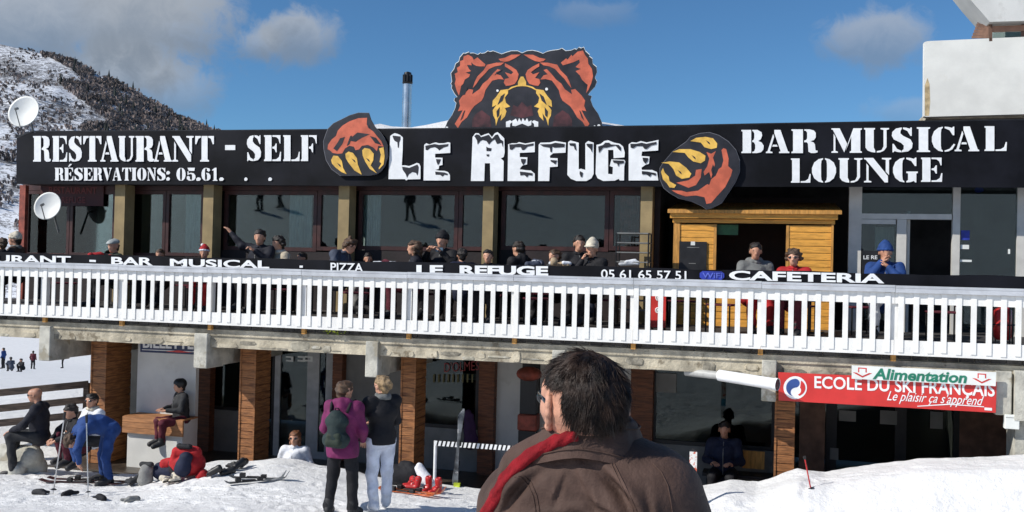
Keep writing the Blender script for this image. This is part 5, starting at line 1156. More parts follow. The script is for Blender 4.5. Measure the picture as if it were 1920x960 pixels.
for a in range(4): MB().tube([(.16*math.cos(a*1.57+.4), .16*math.sin(a*1.57+.4), 0), (.16*math.cos(a*1.57+.4), .16*math.sin(a*1.57+.4), .62)], .01, 6).build('stand_rod', 'black_iron', ht)
for z_ in (.3, .6): MB().tube([(.16*math.cos(a*.4), .16*math.sin(a*.4), z_) for a in range(17)], .01, 6).build('stand_ring', 'black_iron', ht)
gp = empty('potted_plant', at(632, 622, 14.9)); gp.location.z = FL-.14; gp.location.y = 14.86; tag(gp, 'yellow green plant trailing through the railing foot', 'plant')
mb = MB()
for k in range(90):
    a = (rnd.uniform(-.2, .2), rnd.uniform(-.1, .06), rnd.uniform(-.10, .12)); d = Vector((rnd.uniform(-1, 1), rnd.uniform(-1, .2), rnd.uniform(-.5, 1))).normalized()*.06; n_ = d.cross(Vector((0, 0, 1))).normalized()*.02; a = Vector(a)
    mb.add([a, a+d*.5+n_, a+d, a+d*.5-n_], [(0, 1, 2, 3)])
mb.build('foliage', 'lime', gp)

# --- people on the snow
def ground(x, Y, y=880): p = at(x, y, Y); return Vector((p.x, Y, gz(p.x, Y)))
def foot_at(x, Y): return ground(x, Y)
def headfit(label, hx, hy, Y, yaw, pose, top, bot, s=1.0, **k):
    p = at(hx, hy, Y); hl = Vector(k.get('over', {}).get('head', pose['head'])); c_, s_ = math.cos(R(yaw)), math.sin(R(yaw))
    return person(label, Vector((p.x-(hl.x*c_-hl.y*s_)*s, p.y-(hl.x*s_+hl.y*c_)*s, p.z-hl.z*s)), yaw, pose, top, bot, s=s, **k)
headfit('bald man with sunglasses and dark jacket sitting at the left edge', 66, 741, 13.9, 112, SIT, 'c_blackblue', 'c_char', 1.04, hair=None, glasses=True, skin='skin2', over=dict(anL=(-.13, .36, -.02), anR=(.13, .46, -.02), toL=(-.14, .52, -.08), toR=(.14, .62, -.08), elL=(-.27, .18, .74), elR=(.27, .18, .74), wrL=(-.12, .42, .62), wrR=(.12, .42, .62), head=(0, .10, 1.20)), head=(0, -6, 0))
CROUCH = dict(SIT); CROUCH.update(pelvis=(0, 0, .30), belly=(0, .06, .42), chest=(0, .12, .60), neck=(0, .16, .79), head=(0, .2, .92), shL=(-.18, .14, .72), shR=(.18, .14, .72), hipL=(-.1, .02, .3), hipR=(.1, .02, .3), knL=(-.16, .36, .48), knR=(.16, .36, .48), anL=(-.14, .26, .1), anR=(.14, .26, .1), toL=(-.15, .42, .05), toR=(.15, .42, .05), elL=(-.26, .3, .56), elR=(.26, .3, .56), wrL=(-.1, .46, .46), wrR=(.1, .46, .46))
headfit('dark haired person in dark clothes crouching beside the bald man', 133, 772, 13.95, 150, CROUCH, 'c_black', 'c_maroon', .98, hair='hair_dark', head=(0, -15, 0))
headfit('woman in white jacket, pale scarf and sunglasses behind the bent skier', 172, 752, 14.25, 165, SIT, 'c_white', 'c_char', 1.0, hair='hair_dark', glasses=True, collar='c_cream', over=dict(anL=(-.13, .42, .2), anR=(.13, .42, .2), toL=(-.14, .58, .14), toR=(.14, .58, .14)), head=(18, 0, 0))
BEND = dict(STAND); BEND.update(pelvis=(0, -.06, .93), belly=(0, .10, 1.02), chest=(0, .30, 1.02), neck=(0, .47, .90), head=(0, .54, .77), shL=(-.18, .40, .94), shR=(.18, .40, .94), elL=(-.22, .50, .66), elR=(.22, .50, .66), wrL=(-.14, .44, .42), wrR=(.14, .44, .42), hipL=(-.1, -.05, .88), hipR=(.1, -.05, .88), knL=(-.18, .04, .48), knR=(.18, .02, .48), anL=(-.22, -.02, .1), anR=(.2, -.02, .1), toL=(-.25, .17, .05), toR=(.23, .17, .05))
g = ground(197, 13.35, 895); person('skier in bright blue suit bending down over a pair of skis', g, 140, BEND, 'c_blue', 'c_blue', s=.95, hair='hair_brown', style='long', head=(0, -95, 0), boots='c_char', bulk=1.06)
headfit('person in helmet and grey top sitting in the shade on the wall bench', 337, 724, 15.68, 140, SIT, 'c_char', 'c_maroon', .92, hat=('helmet', 'black'), over=dict(knL=(-.2, .43, .5), knR=(.16, .43, .5)))
LOW = dict(SIT); LOW.update(pelvis=(0, 0, .16), belly=(0, -.02, .3), chest=(0, -.05, .5), neck=(0, -.06, .69), head=(0, -.04, .83), shL=(-.18, -.06, .62), shR=(.18, -.06, .62), hipL=(-.1, .03, .15), hipR=(.1, .03, .15), knL=(-.14, .45, .26), knR=(.14, .45, .26), anL=(-.14, .8, .1), anR=(.14, .8, .1), toL=(-.16, .85, .22), toR=(.16, .85, .22), elL=(-.27, -.08, .40), elR=(.27, -.08, .40), wrL=(-.30, -.2, .2), wrR=(.30, .05, .22))
headfit('red haired woman with sunglasses sunbathing behind the snow heap', 553, 822, 15.15, 190, LOW, 'c_white', 'c_slate', 1.0, hair='hair_red', style='long', glasses=True)
g = ground(640, 11.4, 950); person('person in purple jacket with dark backpack standing on the snow', g, 4, STAND, 'c_purple', 'c_black', s=1.0, hair='hair_brown', hem=.12, hood=True, bulk=1.16, over=dict(elL=(-.25, .02, 1.12), elR=(.25, .02, 1.12), wrL=(-.20, .20, .96), wrR=(.20, .20, .96), shL=(-.17, 0, 1.39), shR=(.17, 0, 1.39), anL=(-.17, -.02, .1), anR=(.15, 0, .1), knL=(-.14, .03, .5), knR=(.13, .03, .5), toL=(-.2, .15, .045), toR=(.19, .15, .045)), head=(-25, -3, 0), vox=.012)
bk = empty('backpack', g, R(4)); tag(bk, 'dark green backpack worn over the purple jacket', 'backpack')
soft('bag', 'c_teal', bk, [('c', (-.08, -.25, 1.02), (.08, -.25, 1.02), .10, .10), ('c', (-.05, -.23, 1.25), (.05, -.23, 1.25), .10, .10), ('c', (0, -.25, 1.05), (0, -.235, 1.3), .125, .10)], .012, .03, folds(21, .007, 1.3))
soft('pocket', 'c_green', bk, [('c', (-.06, -.33, 1.0), (.06, -.33, 1.0), .055, .055), ('c', (-.05, -.325, 1.08), (.05, -.325, 1.08), .05, .05)], .012, .03, folds(22, .004, 1.6))
for x in (-.12, .12): MB().tube([(x*.9, -.17, 1.36), (x*1.05, -.10, 1.46), (x*1.15, .03, 1.49), (x*1.2, .17, 1.38)], .02, 8).build('strap', 'c_black', bk, smooth='all')
MB().tube([(-.03, -.22, 1.385), (-.02, -.25, 1.42), (.02, -.25, 1.42), (.03, -.22, 1.385)], .008, 6).build('handle', 'c_black', bk, smooth='all')
g = ground(712, 11.75, 945); person('person in black jacket and white trousers with folded arms on the snow', g, 50, STAND, 'c_black', 'c_trousers', s=1.02, hem=.02, hair='hair_blond', style='bun', boots='c_white', hood=False, collar='c_grey', glasses=True, bulk=1.04, over=dict(elL=(-.27, .14, 1.20), wrL=(-.08, .29, 1.26), elR=(.24, .08, 1.13), wrR=(.02, .25, 1.10), anL=(-.10, -.04, .1), anR=(.12, .06, .1)), head=(12, 0, 0), vox=.012)
headfit('person in dark clothes sitting on a bench in the dark window bay', 1358, 806, 16.75, 178, SIT, 'c_navy', 'c_black', 1.1, hair='hair_dark', skin='skin2')
bc2 = empty('bay_bench', (xat(1385, 16.8, 880), 16.9, GF)); tag(bc2, 'dark bench with a pale backrest panel inside the window bay', 'bench')
MB().box(-.6, .7, -.2, .2, .44, .49).build('seat', 'black', bc2); MB().box(.05, .42, .16, .2, .55, .85).build('backrest', 'hut_trim', bc2)
for x in (-.5, .6): MB().box(x-.03, x+.03, -.18, .18, 0, .44).build('leg', 'black', bc2)
hj = empty('hanging_jacket', at(878, 800, 17.2)); tag(hj, 'dark purple ski jacket hanging at the wooden post behind the ski rack', 'jacket'); soft('cloth', F_('c_violet', (.05, .022, .07)), hj, [('c', (-.02, 0, .25), (.05, 0, -.3), .07, .13), ('c', (.06, 0, .2), (.14, 0, -.25), .05, .05)], .016, .03, folds(31, .012))
far = [('tiny far skier in blue standing at the left edge on the sunny slope', 6, 668, 66, 'c_blue', 100), ('tiny far skier crouching on the sunny slope left of the building', 43, 678, 62, 'c_black', 170), ('tiny far skier in dark red standing next to the beam end on the sunny slope', 62, 655, 74, 'c_maroon', 20), ('tiny far skier in slate jacket sitting low left of the crouching skier', 21, 684, 58, 'c_slate', 60), ('tiny far skier in grey far up the sunny slope right of the beam end', 118, 650, 84, 'c_grey', 130)]
for lb, x, y, Y, tp, yw in far:
    p = at(x, y+18, Y); person(lb, Vector((p.x, Y, gz(p.x, Y))), yw, CROUCH if ('crouching' in lb or 'sitting' in lb) else STAND, tp, 'c_black', vox=.032, group='far skiers on the slope')

# --- ski gear
def ski(root, a, ang, L, m_, lift=0, name='ski', tilt=None):
    n = 14; v = []
    for i in range(n+1):
        t = i/n; x = L*(t-.5); up = .12*max(0, (t-.88)/.12)**2+.03*max(0, (.06-t)/.06)**2; w_ = .036+.014*math.cos(t*6.28); w_ *= 1 if t < .94 else max(.25, (1-t)/.06)
        for y, z in ((-w_, 0), (w_, 0), (w_, .012), (-w_, .012)): v.append((x, y, z+up))
    f = [(i*4+j, i*4+(j+1) % 4, (i+1)*4+(j+1) % 4, (i+1)*4+j) for i in range(n) for j in range(4)]+[(0, 1, 2, 3), (n*4+3, n*4+2, n*4+1, n*4)]
    mb = MB(); mb.add(v, f); o = mb.build(name, m_, root); o.location = a; o.rotation_euler = tilt or (0, lift, ang)
    mb = MB(); mb.box(.02, .10, -.035, .035, .013, .06); mb.box(-.30, -.22, -.035, .035, .013, .075); mb.box(-.2, .0, -.028, .028, .013, .03)
    mb.build('binding', 'black', o, bevel=.006)
    return o
def skis_on_snow(label, px_, py_, Y, ang, m_, L=1.6, gap=.11, cross=.0):
    p = ground(px_, Y, py_); r_ = empty('pair_of_skis', p+Vector((0, 0, .03)), ang); tag(r_, label, 'skis')
    ski(r_, (0, -gap/2, 0), cross, L, m_); ski(r_, (.05, gap/2, .005), -cross, L, m_); return r_
M['ski_dark'] = mat('ski_dark', (.05, .018, .02), .3, .5, 4); M['ski_grey'] = mat('ski_grey', (.10, .11, .12), .3, .6, 5, second=(.4, .4, .4), sscale=6, sthr=.6)
skis_on_snow('dark pair of skis lying under the bent blue skier', 165, 905, 13.2, R(12), 'ski_dark', 1.5, .16)
skis_on_snow('small pair of skis with dark bindings lying crossed on the snow', 480, 905, 12.9, R(28), 'ski_grey', .9, .16, .25)
def pole(label, top, foot, m_='steel', grip='black'):
    r_ = empty('ski_pole', foot); tag(r_, label, 'ski pole'); d = top-foot
    MB().tube([(0, 0, 0), d*.1, d*.93], [.006, .009, .009], 8).build('shaft', m_, r_, smooth=True); MB().tube([d*.9, d*.92, d], [.012, .017, .02], 8).build('grip', grip, r_, smooth=True)
    MB().tube([d*.07, d*.085], [.045, .02], 12).build('basket', 'black', r_, smooth=True); return r_
def stick(px_top, py_top, px_bot, py_bot, Y):
    a = at(px_top, py_top, Y); b = at(px_bot, py_bot, Y-.1); b.z = gz(b.x, b.y)-.02; return a, b
pole('leaning silver ski pole left of the bent blue skier', *stick(122, 772, 98, 962, 12.1)); pole('upright silver ski pole in front of the bent blue skier', *stick(162, 778, 165, 952, 12.2))
Yp = min(np.arange(10, 14.4, .05), key=lambda Y_: abs(at(1521, 914, Y_).z-gz(at(1521, 914, Y_).x, Y_))); Yp = float(Yp); fp = at(1521, 914, Yp); fp.z = gz(fp.x, Yp)-.03
pole('red ski pole stuck in the snow bank below the red sign', at(1508, 855, Yp), fp, 'red_plastic')
sk = empty('upright_ski', (xat(1299, 13.3, 900), 13.3, gz(xat(1299, 13.3, 900), 13.3)-.1)); tag(sk, 'single white ski with coloured pattern standing upright in the snow', 'ski')
zt_ = at(1300, 845, 13.3).z-sk.location.z
M['ski_pat'] = mat('ski_pat', (.75, .74, .70), .3, .1, 5, second=(.55, .10, .05), sscale=14, sthr=.52)
for a, b, m_ in ((.0, .42, 'print_white'), (.42, .6, mat('ski_blue', (.08, .35, .55), .3)), (.6, .985, 'ski_pat')): MB().box(-.05, .05, -.008, .008, zt_*a, zt_*b).build('ski_section', m_, sk)
mb = MB(); mb.prism([(-.05, -.008, zt_*.985), (-.045, -.008, zt_), (0, -.008, zt_+.03), (.045, -.008, zt_), (.05, -.008, zt_*.985)], (0, .016, 0)); mb.build('tip', 'black', sk)
# striped ski rack
rk = empty('ski_rack'); tag(rk, 'black and white striped ski rack bar on white legs', 'ski rack')
ra, rb = at(816, 830, 14.75), at(1010, 843, 14.75); N_ = 24
MB().bar(ra, rb, .07, .07).build('bar', 'black', rk)
for i in range(N_):
    p = ra.lerp(rb, (i+.3)/N_); MB().hexa([p+Vector(v) for v in ((-.03, -.045, -.04), (.01, -.045, -.04), (.01, -.036, -.04), (-.03, -.036, -.04), (-.01, -.045, .04), (.03, -.045, .04), (.03, -.036, .04), (-.01, -.036, .04))]).build('stripe', 'print_white', rk)
for p in (ra, ra.lerp(rb, .97)): MB().tube([(p.x, p.y+.02, gz(p.x, p.y)-.1), (p.x, p.y+.02, p.z+.03)], .028, 10).build('leg', 'print_white', rk, smooth=True)
s2 = empty('leaning_ski', Vector((xat(858, 14.5, 870), 14.5, gz(xat(858, 14.5, 870), 14.5)))); tag(s2, 'dark ski with yellow tail leaning upright against the striped rack', 'ski')
o = ski(s2, (0, 0, .62), 0, 1.2, 'ski_grey', tilt=(R(-90), R(-86), 0)); MB().box(-.05, .05, -.03, .03, 0, .06).build('tail', 'lime', s2)
# rucksacks and boots on the snow
def lump(name, label, cat, px_, py_, Y, spec, rot_=0):
    p = ground(px_, Y, py_); o = empty(name, p, rot_); tag(o, label, cat)
    for i, (pn, m_, pr, sd2) in enumerate(spec): soft(pn, m_, o, pr, .014, .025, folds(sd2, .007, 1.5))
    return o
lump('rucksack', 'large red and navy rucksack lying on the snow', 'rucksack', 350, 905, 13.2, [('bag', 'c_red', [('c', (-.12, .02, .18), (.10, .02, .22), .17, .18), ('c', (-.1, 0, .40), (.14, 0, .40), .11, .10), ('c', (-.22, -.05, .2), (-.16, -.06, .42), .07, .06)], 41), ('front_pocket', 'c_navy', [('c', (.04, -.17, .18), (.08, -.16, .34), .13, .10)], 42), ('lid', 'c_black', [('c', (-.08, -.10, .50), (.10, -.10, .50), .045, .04)], 40), ('strap', 'c_black', [('c', (-.2, -.12, .12), (-.05, -.2, .05), .03, .03), ('c', (-.28, -.05, .22), (-.2, -.12, .12), .03, .03)], 43), ('side_pocket', 'c_red', [('c', (.28, -.1, .05), (.32, -.05, .1), .06, .07)], 44)])
lump('rucksack', 'small blue rucksack with a red flap left of the large one', 'rucksack', 312, 900, 13.35, [('bag', 'c_navy', [('c', (-.1, 0, .12), (.1, 0, .13), .14, .14)], 45), ('flap', 'c_red', [('c', (.0, -.06, .25), (.1, -.04, .28), .08, .08)], 46)])
lump('gear_bag', 'grey boot bag standing on the snow beside the small rucksack', 'bag', 272, 908, 13.2, [('bag', 'c_greyp', [('c', (0, 0, .08), (.02, 0, .24), .12, .1)], 47), ('rim', 'c_char', [('c', (-.06, 0, .32), (.1, 0, .33), .045, .045)], 48)])
def boots(label, px_, py_, Y, m_, rot_, lie=0, sc=.82):
    p = ground(px_, Y, py_); o = empty('ski_boots', p+Vector((0, 0, .05 if lie else 0)), rot_); o.scale = (sc,)*3; tag(o, label, 'ski boots', 'ski boots left on the snow')
    for i, x in enumerate((-.09, .1)):
        b_ = soft('boot', m_, o, [('c', (0, -.06, .055), (0, .13, .045), .052, .046), ('c', (0, -.06, .07), (0, -.045, .25), .058, .066), ('-', (0, -.04, .33), (.048, .05, .07)), ('c', (-.03, .02, .1), (.03, .02, .1), .04, .04)], .012, .02)
        b_.location = (x, .05*i, 0); b_.rotation_euler = (0, R(lie)*(1 if i else .8), R(25*i-8))
        soft('sole', 'black', b_, [('c', (0, -.1, .02), (0, .18, .02), .026, .024)], .013)
        for z in (.09, .16, .23): MB().bar((-.068, .0-.05*(z > .1), z), (.068, .0-.05*(z > .1), z+.02), .02, .012).build('buckle', 'grey_plastic', b_)
    return o
boots('dark ski boots left of the grey boot bag', 247, 905, 13.2, 'c_char', R(60), 80); boots('red ski boots in front of the striped rack', 812, 900, 13.6, 'red_plastic', R(150)); boots('bright red ski boots lying by the white trousers', 775, 905, 13.5, 'red_plastic', R(100), 70)
boots('black ski boots near the large rucksack', 400, 898, 13.1, 'black', R(20), 75); boots('pale ski boots in front of the small rucksack', 327, 918, 12.9, 'c_cream', R(160), 85, .7)
boots('black ski boots beside the crossed skis', 440, 888, 13.5, 'black', R(75), 80)
for i, (lb, x, Y, m_) in enumerate((('dark glove dropped on the snow at the bottom left corner', 72, 11.9, 'c_char'), ('black mitten dropped on the snow between the two ski poles', 128, 12.0, 'c_black'), ('crumpled dark hat lying on the snow right of the upright ski pole', 190, 11.85, 'c_black'), ('grey glove lying on the snow at the bottom edge beside the dark hat', 246, 11.8, 'c_greyp'))):
    lump('glove' if i != 2 else 'hat', lb, 'glove' if i != 2 else 'hat', x, 955, Y, [('cloth', m_, [('c', (-.08, 0, .03), (.03, .02, .04), .045, .05), ('c', (.03, 0, .04), (.13, -.02, .03), .03, .025), ('c', (.02, .03, .04), (.1, .08, .03), .022, .018)], 71+i)], i*1.3)
lump('gear_bag', 'black gear bag behind the red ski boots', 'bag', 762, 890, 14.0, [('bag', 'c_black', [('c', (-.15, 0, .15), (.12, 0, .18), .17, .15), ('c', (-.05, 0, .3), (.05, 0, .3), .08, .08)], 61)]); lump('jacket_heap', 'white jacket thrown over the black gear bag', 'jacket', 797, 885, 14.0, [('cloth', 'c_white', [('c', (-.08, -.05, .32), (.12, -.1, .1), .06, .08), ('c', (-.12, -.05, .28), (.05, -.12, .15), .05, .05)], 62)])
skis_on_snow('orange red pair of skis lying beside the red boots', 770, 908, 13.3, R(-8), mat('ski_orange', (.55, .14, .05), .3, .3, 6), 1.0, .12)

# skiers on the slope opposite, who show as reflections in the window panes
for i, (wx, Y, sl_) in enumerate(((485, -20, 'c_black'), (522, -21, 'c_navy'), (765, -17.5, 'c_char'), (815, -18.5, 'c_black'), (965, -21, 'c_navy'))):
    x = xat(wx, YF)*(2*YF-Y)/YF
    r_ = person(['skier in black mirrored in the left window, leftmost of the reflections', 'skier in navy mirrored in the left window beside the curtain', 'skier in charcoal mirrored largest in the middle window', 'skier in black mirrored in the middle window beside the charcoal skier', 'skier in navy mirrored in the right window'][i], Vector((x, Y, gz(x, Y))), 20+60*i, STAND, sl_, 'c_black', s=1.2, vox=.03, group='skiers mirrored in the windows', over=dict(anL=(-.25, -.1, .1), toL=(-.3, .1, .05), knL=(-.2, .08, .5)))
# ------------------------------------------------------------ the man close to the camera, seen from behind
man = empty('person', (-.33, 1.75, gz(-.33, 1.75))); tag(man, 'dark haired man in brown jacket and red scarf close to the camera, seen from behind', 'person')
MO = Vector((0, 0, 0)); ml = man.location
def mp(px_, py_, Y): return at(px_, py_, Y)-ml
Yc = 1.75
YAW = 37                         # head turned to the left
hc = mp(1092, 768, Yc); Hm = rotm(YAW, 2, 2)*.84
hq = lambda x, y, z: hc+Hm @ Vector((x, y, z))
# body: head, neck, trunk, limbs in one surface
shL, shR = mp(985, 955, Yc+.16), mp(1225, 948, Yc+.02)
nk = mp(1098, 850, Yc+.03); pel = Vector((.03, .10, .95)); che = Vector((nk.x+.01, nk.y+.06, nk.z-.22))
body = [('c', hq(0, -.03, .03), hq(0, .03, .03), .071, .068), ('c', hq(-.03, -.01, .0), hq(.03, -.01, .0), .050, .050), ('c', hq(0, .035, -.01), hq(0, .055, -.07), .054, .038), ('c', hq(0, .04, -.09), hq(0, .070, -.10), .034, .023), ('c', hq(-.045, .01, -.055), hq(-.02, .05, -.09), .018, .018), ('c', hq(.045, .01, -.055), hq(.02, .05, -.09), .018, .018), ('c', hq(0, .09, .005), hq(0, .115, -.03), .009, .014),
        ('c', nk-Vector((0, 0, .06)), hq(0, -.02, -.04), .055, .054), ('c', hq(-.052, .05, -.01), hq(-.04, .06, -.025), .020, .020),
        ('c', che, nk-Vector((0, 0, .05)), .09, .05), ('c', pel, che, .13, .13), ('c', shL, shR, .06, .06),
        ('c', shL, shL+Vector((-.06, -.03, -.28)), .05, .04), ('c', shR, shR+Vector((.06, -.03, -.28)), .05, .04), ('c', shL+Vector((-.06, -.03, -.28)), shL+Vector((.02, .18, -.36)), .04, .028), ('c', shR+Vector((.06, -.03, -.28)), shR+Vector((-.02, .18, -.36)), .04, .028),
        ('c', pel+Vector((-.09, 0, -.03)), pel+Vector((-.11, .03, -.47)), .085, .055), ('c', pel+Vector((.09, 0, -.03)), pel+Vector((.11, .03, -.47)), .085, .055), ('c', pel+Vector((-.11, .03, -.47)), (-.08, .08, .1), .052, .04), ('c', pel+Vector((.11, .03, -.47)), (.14, .08, .1), .052, .04), ('c', (-.08, .08, .08), (-.1, .24, .04), .045, .035), ('c', (.14, .08, .08), (.17, .24, .04), .045, .035)]
def ear_prims(s_):               # ear shell standing off the head, with rim, lobe and hollow
    e_ = lambda x, y, z: hq(s_*(x-.008), y, z)
    rim = [(.082, .006, .016), (.088, -.004, .030), (.098, -.018, .030), (.104, -.028, .016), (.103, -.029, -.004), (.097, -.022, -.022), (.090, -.010, -.036), (.085, -.002, -.040)]
    fill = [('c', e_(.086, .0, z), e_(.099, -.021, z), .0065, .0042) for z in (.024, .014, .004, -.006, -.016)]
    return [('c', e_(*p_), e_(*q_), .0052, .0052) for p_, q_ in zip(rim[:-1], rim[1:])]+fill+[('c', e_(.085, -.002, -.026), e_(.090, -.009, -.034), .008, .007)]
bparts = [sdf_mesh(body, .0065, .014), sdf_mesh(ear_prims(-1), .0022, .006), sdf_mesh(ear_prims(1), .0022, .006)]
for S, sh_ in ((-1, shL), (1, shR)):
    w_ = sh_+Vector((-S*.02 if S > 0 else .02, .18, -.36)); v, q_ = HANDS[.95]; m3 = np.array(Matrix.Rotation(R(80), 3, 'Z')); bparts.append((v @ m3.T+np.array(w_), q_))
link('body', mesh_np('body', bparts), mat('skin_near', (.56, .285, .19), .5, .15, 30, .25, 160, spec=.4), man)
# jacket: trunk, shoulders and sleeves with creases
JM = mat('jacket_brown', (.088, .054, .043), .68, .22, 9, .22, 120, spec=.18)
jp = [('c', shL+Vector((.02, .0, -.005)), shR+Vector((-.02, 0, -.005)), .088, .088), ('c', nk+Vector((-.09, .0, -.058)), nk+Vector((.10, -.02, -.058)), .078, .078), ('c', nk+Vector((-.03, .0, -.02)), nk+Vector((.04, -.01, -.02)), .072, .072),
      ('c', che+Vector((-.07, .0, .03)), che+Vector((.08, -.03, .03)), .155, .155), ('c', pel+Vector((-.05, 0, 0)), che+Vector((-.04, 0, 0)), .165, .16), ('c', pel+Vector((.05, 0, 0)), che+Vector((.05, -.01, 0)), .165, .16),
      ('c', shL, shL+Vector((-.06, -.03, -.28)), .092, .075), ('c', shR, shR+Vector((.055, -.03, -.28)), .092, .075), ('c', shL+Vector((-.06, -.03, -.28)), shL+Vector((.015, .16, -.35)), .072, .055), ('c', shR+Vector((.055, -.03, -.28)), shR+Vector((-.015, .16, -.35)), .072, .055)]
cm_ = (shL+shR)/2
def crease(u, v, ax, az, ang, L, w_, am):      # one pinched fold of given place, direction, length and width
    c_, s_ = math.cos(R(ang)), math.sin(R(ang)); p = (u-ax)*c_+(v-az)*s_; q_ = -(u-ax)*s_+(v-az)*c_
    return 1.5*am*np.exp(-(p/L)**2)*(np.exp(-(q_/w_)**2)-.6*np.exp(-((q_-1.8*w_)/w_)**2))
def jd(X, Y, Z):
    u = X-cm_.x; v = Z-shR.z
    o = .0020*np.sin(34*v+14*u+2*np.sin(18*u+9*v))+.0012*np.sin(60*(v*.7-u*.5)+2*np.sin(20*v))+.0010*np.sin(75*u+24*v+2*np.sin(17*v))
    for cr_ in ((.085, .045, -35, .05, .009, .0075), (.105, .02, -48, .05, .010, .008), (.07, .0, -20, .05, .008, .006), (-.09, .03, 40, .05, .009, .007), (-.115, .0, 58, .05, .009, .008), (-.03, -.02, 15, .06, .008, .004), (.02, .04, -60, .04, .007, .004), (.125, -.03, -60, .06, .011, .009), (-.06, -.05, 25, .06, .009, .006), (.04, .02, -75, .03, .005, .003), (-.02, .03, 70, .035, .005, .003), (.06, -.04, -35, .05, .006, .004), (-.135, .03, 75, .04, .007, .005), (.145, .0, -80, .04, .007, .006)): o = o+crease(u, v, *cr_)
    return o.astype(np.float32)
jo = soft('jacket', JM, man, jp, .005, .05, jd)
# collar lying around the neck, lower over the shoulders, open at the front
col_c = nk+Vector((.006, -.006, .036)); nseg = 48
prof = [(1.16, -.022), (1.15, -.010), (1.11, .004), (1.02, .022), (.90, .042), (.82, .050), (.75, .047), (.70, .030), (.68, -.01)]
def colpt(i, r_, z, out=0):
    a = R(-150+318*i/nseg); wob = 1+.018*math.sin(i*.9)+.012*math.sin(i*2.1+r_*9)
    sd3 = abs(math.cos(a))**1.6*(1 if r_ > .95 else .7)
    return col_c+Vector(((.100*r_*wob+out)*math.cos(a), (.088*r_*wob+out)*math.sin(a), z-.034*sd3+.006*math.sin(a+1.2)))
np_ = len(prof)
co_ = MB().add([colpt(i, r_, z) for i in range(nseg+1) for r_, z in prof], [(i*np_+j, (i+1)*np_+j, (i+1)*np_+j+1, i*np_+j+1) for i in range(nseg) for j in range(np_-1)]).build('collar', JM, man, smooth='all')
sm_ = co_.modifiers.new('sub', 'SUBSURF'); sm_.levels = 1; sm_.render_levels = 2
for r_, z in ((1.145, -.006), (.93, .038)): MB().tube([colpt(i, r_, z, .001) for i in range(nseg+1)], .0013, 5).build('collar_seam', JM, man, smooth='all')
# raised seams sewn along the back, yoke and arm holes: laid on the cloth surface
from mathutils.bvhtree import BVHTree
bv = BVHTree.FromPolygons([v.co.copy() for v in jo.data.vertices], [tuple(p.vertices) for p in jo.data.polygons])
for pts_ in ([(1132, 835), (1142, 862), (1158, 895), (1175, 928), (1192, 965)], [(1138, 835), (1148, 862), (1164, 895), (1181, 928), (1198, 965)], [(965, 895), (978, 896), (990, 908), (1000, 930), (1006, 965)], [(972, 892), (984, 893), (997, 906), (1007, 930), (1013, 965)], [(1225, 870), (1240, 885), (1252, 910), (1258, 940), (1262, 970)]):
    sp_ = []
    for (xa, ya), (xb, yb) in zip(pts_[:-1], pts_[1:]):
        for t in range(6):
            d = ndir(xa+(xb-xa)*t/6, ya+(yb-ya)*t/6); h_ = bv.ray_cast(Vector((0, 0, CZ))-ml, d)
            if h_[0] is not None: sp_.append(h_[0]+h_[1]*.0004)
    if len(sp_) > 3: MB().tube(sp_, .0013, 5).build('seam', JM, man, smooth='all')
# trousers and shoes keep the figure whole below the frame
soft('trousers', 'c_char', man, [('c', pel+Vector((-.08, 0, -.05)), pel+Vector((-.11, .03, -.47)), .125, .08), ('c', pel+Vector((.08, 0, -.05)), pel+Vector((.11, .03, -.47)), .125, .08), ('c', pel+Vector((-.11, .03, -.47)), (-.08, .08, .12), .08, .07), ('c', pel+Vector((.11, .03, -.47)), (.14, .08, .12), .08, .07)], .02, .03)
for x in (-.08, .14): soft('boot', 'rubber', man, [('c', (x, .08, .1), (x*1.1, .26, .05), .065, .05), ('c', (x, .08, .2), (x, .08, .08), .07, .065)], .018, .02)
# scarf: two twisted strands coming round the neck and hanging over the left shoulder
SC = mat('scarf_red', (.25, .010, .016), .85, .2, 30, .4, 300, spec=.2)
bvc = BVHTree.FromPolygons([v.co.copy() for v in co_.data.vertices], [tuple(p.vertices) for p in co_.data.polygons])
path = []
for xa, ya, yd in ((1075, 818, -.03), (1052, 822, -.05), (1028, 833, -.05), (1002, 849, -.04), (976, 868, -.03), (954, 892, -.02), (935, 922, -.01), (918, 955, 0), (904, 995, 0), (897, 1040, 0)):
    d = ndir(xa, ya); hits = [b_.ray_cast(Vector((0, 0, CZ))-ml, d) for b_ in (bv, bvc)]; hits = [h_ for h_ in hits if h_[0] is not None]
    path.append(min(hits, key=lambda h_: h_[3])[0]-d*.004 if hits else mp(xa, ya, Yc+yd))
for _ in range(2): path = [path[0]]+[(path[i-1]+path[i]*2+path[i+1])/4 for i in range(1, len(path)-1)]+[path[-1]]
pr = []
for k_ in range(len(path)-1):
    for off, r_ in ((Vector((0, 0, 0)), .0105), (Vector((-.011, .012, -.006)), .011), (Vector((.006, .016, .006)), .009)): pr.append(('c', path[k_]+off, path[k_+1]+off, r_, r_))
soft('scarf', SC, man, pr, .004, .006, lambda X, Y, Z: (.0016*np.sin(420*(X*.75-Z*.65)+2*np.sin(30*X))).astype(np.float32))
# sunglasses
g = MB(); g.ell((-.036, .100, .012), (.032, .012, .022), 14, 8); g.ell((.036, .100, .012), (.032, .012, .022), 14, 8)
for x in (-1, 1): g.bar((x*.066, .094, .02), (x*.089, -.005, .016), .004, .010)
place(link('sunglasses', g.mesh('sunglasses', 'all'), 'lens'), man, hc, Hm)
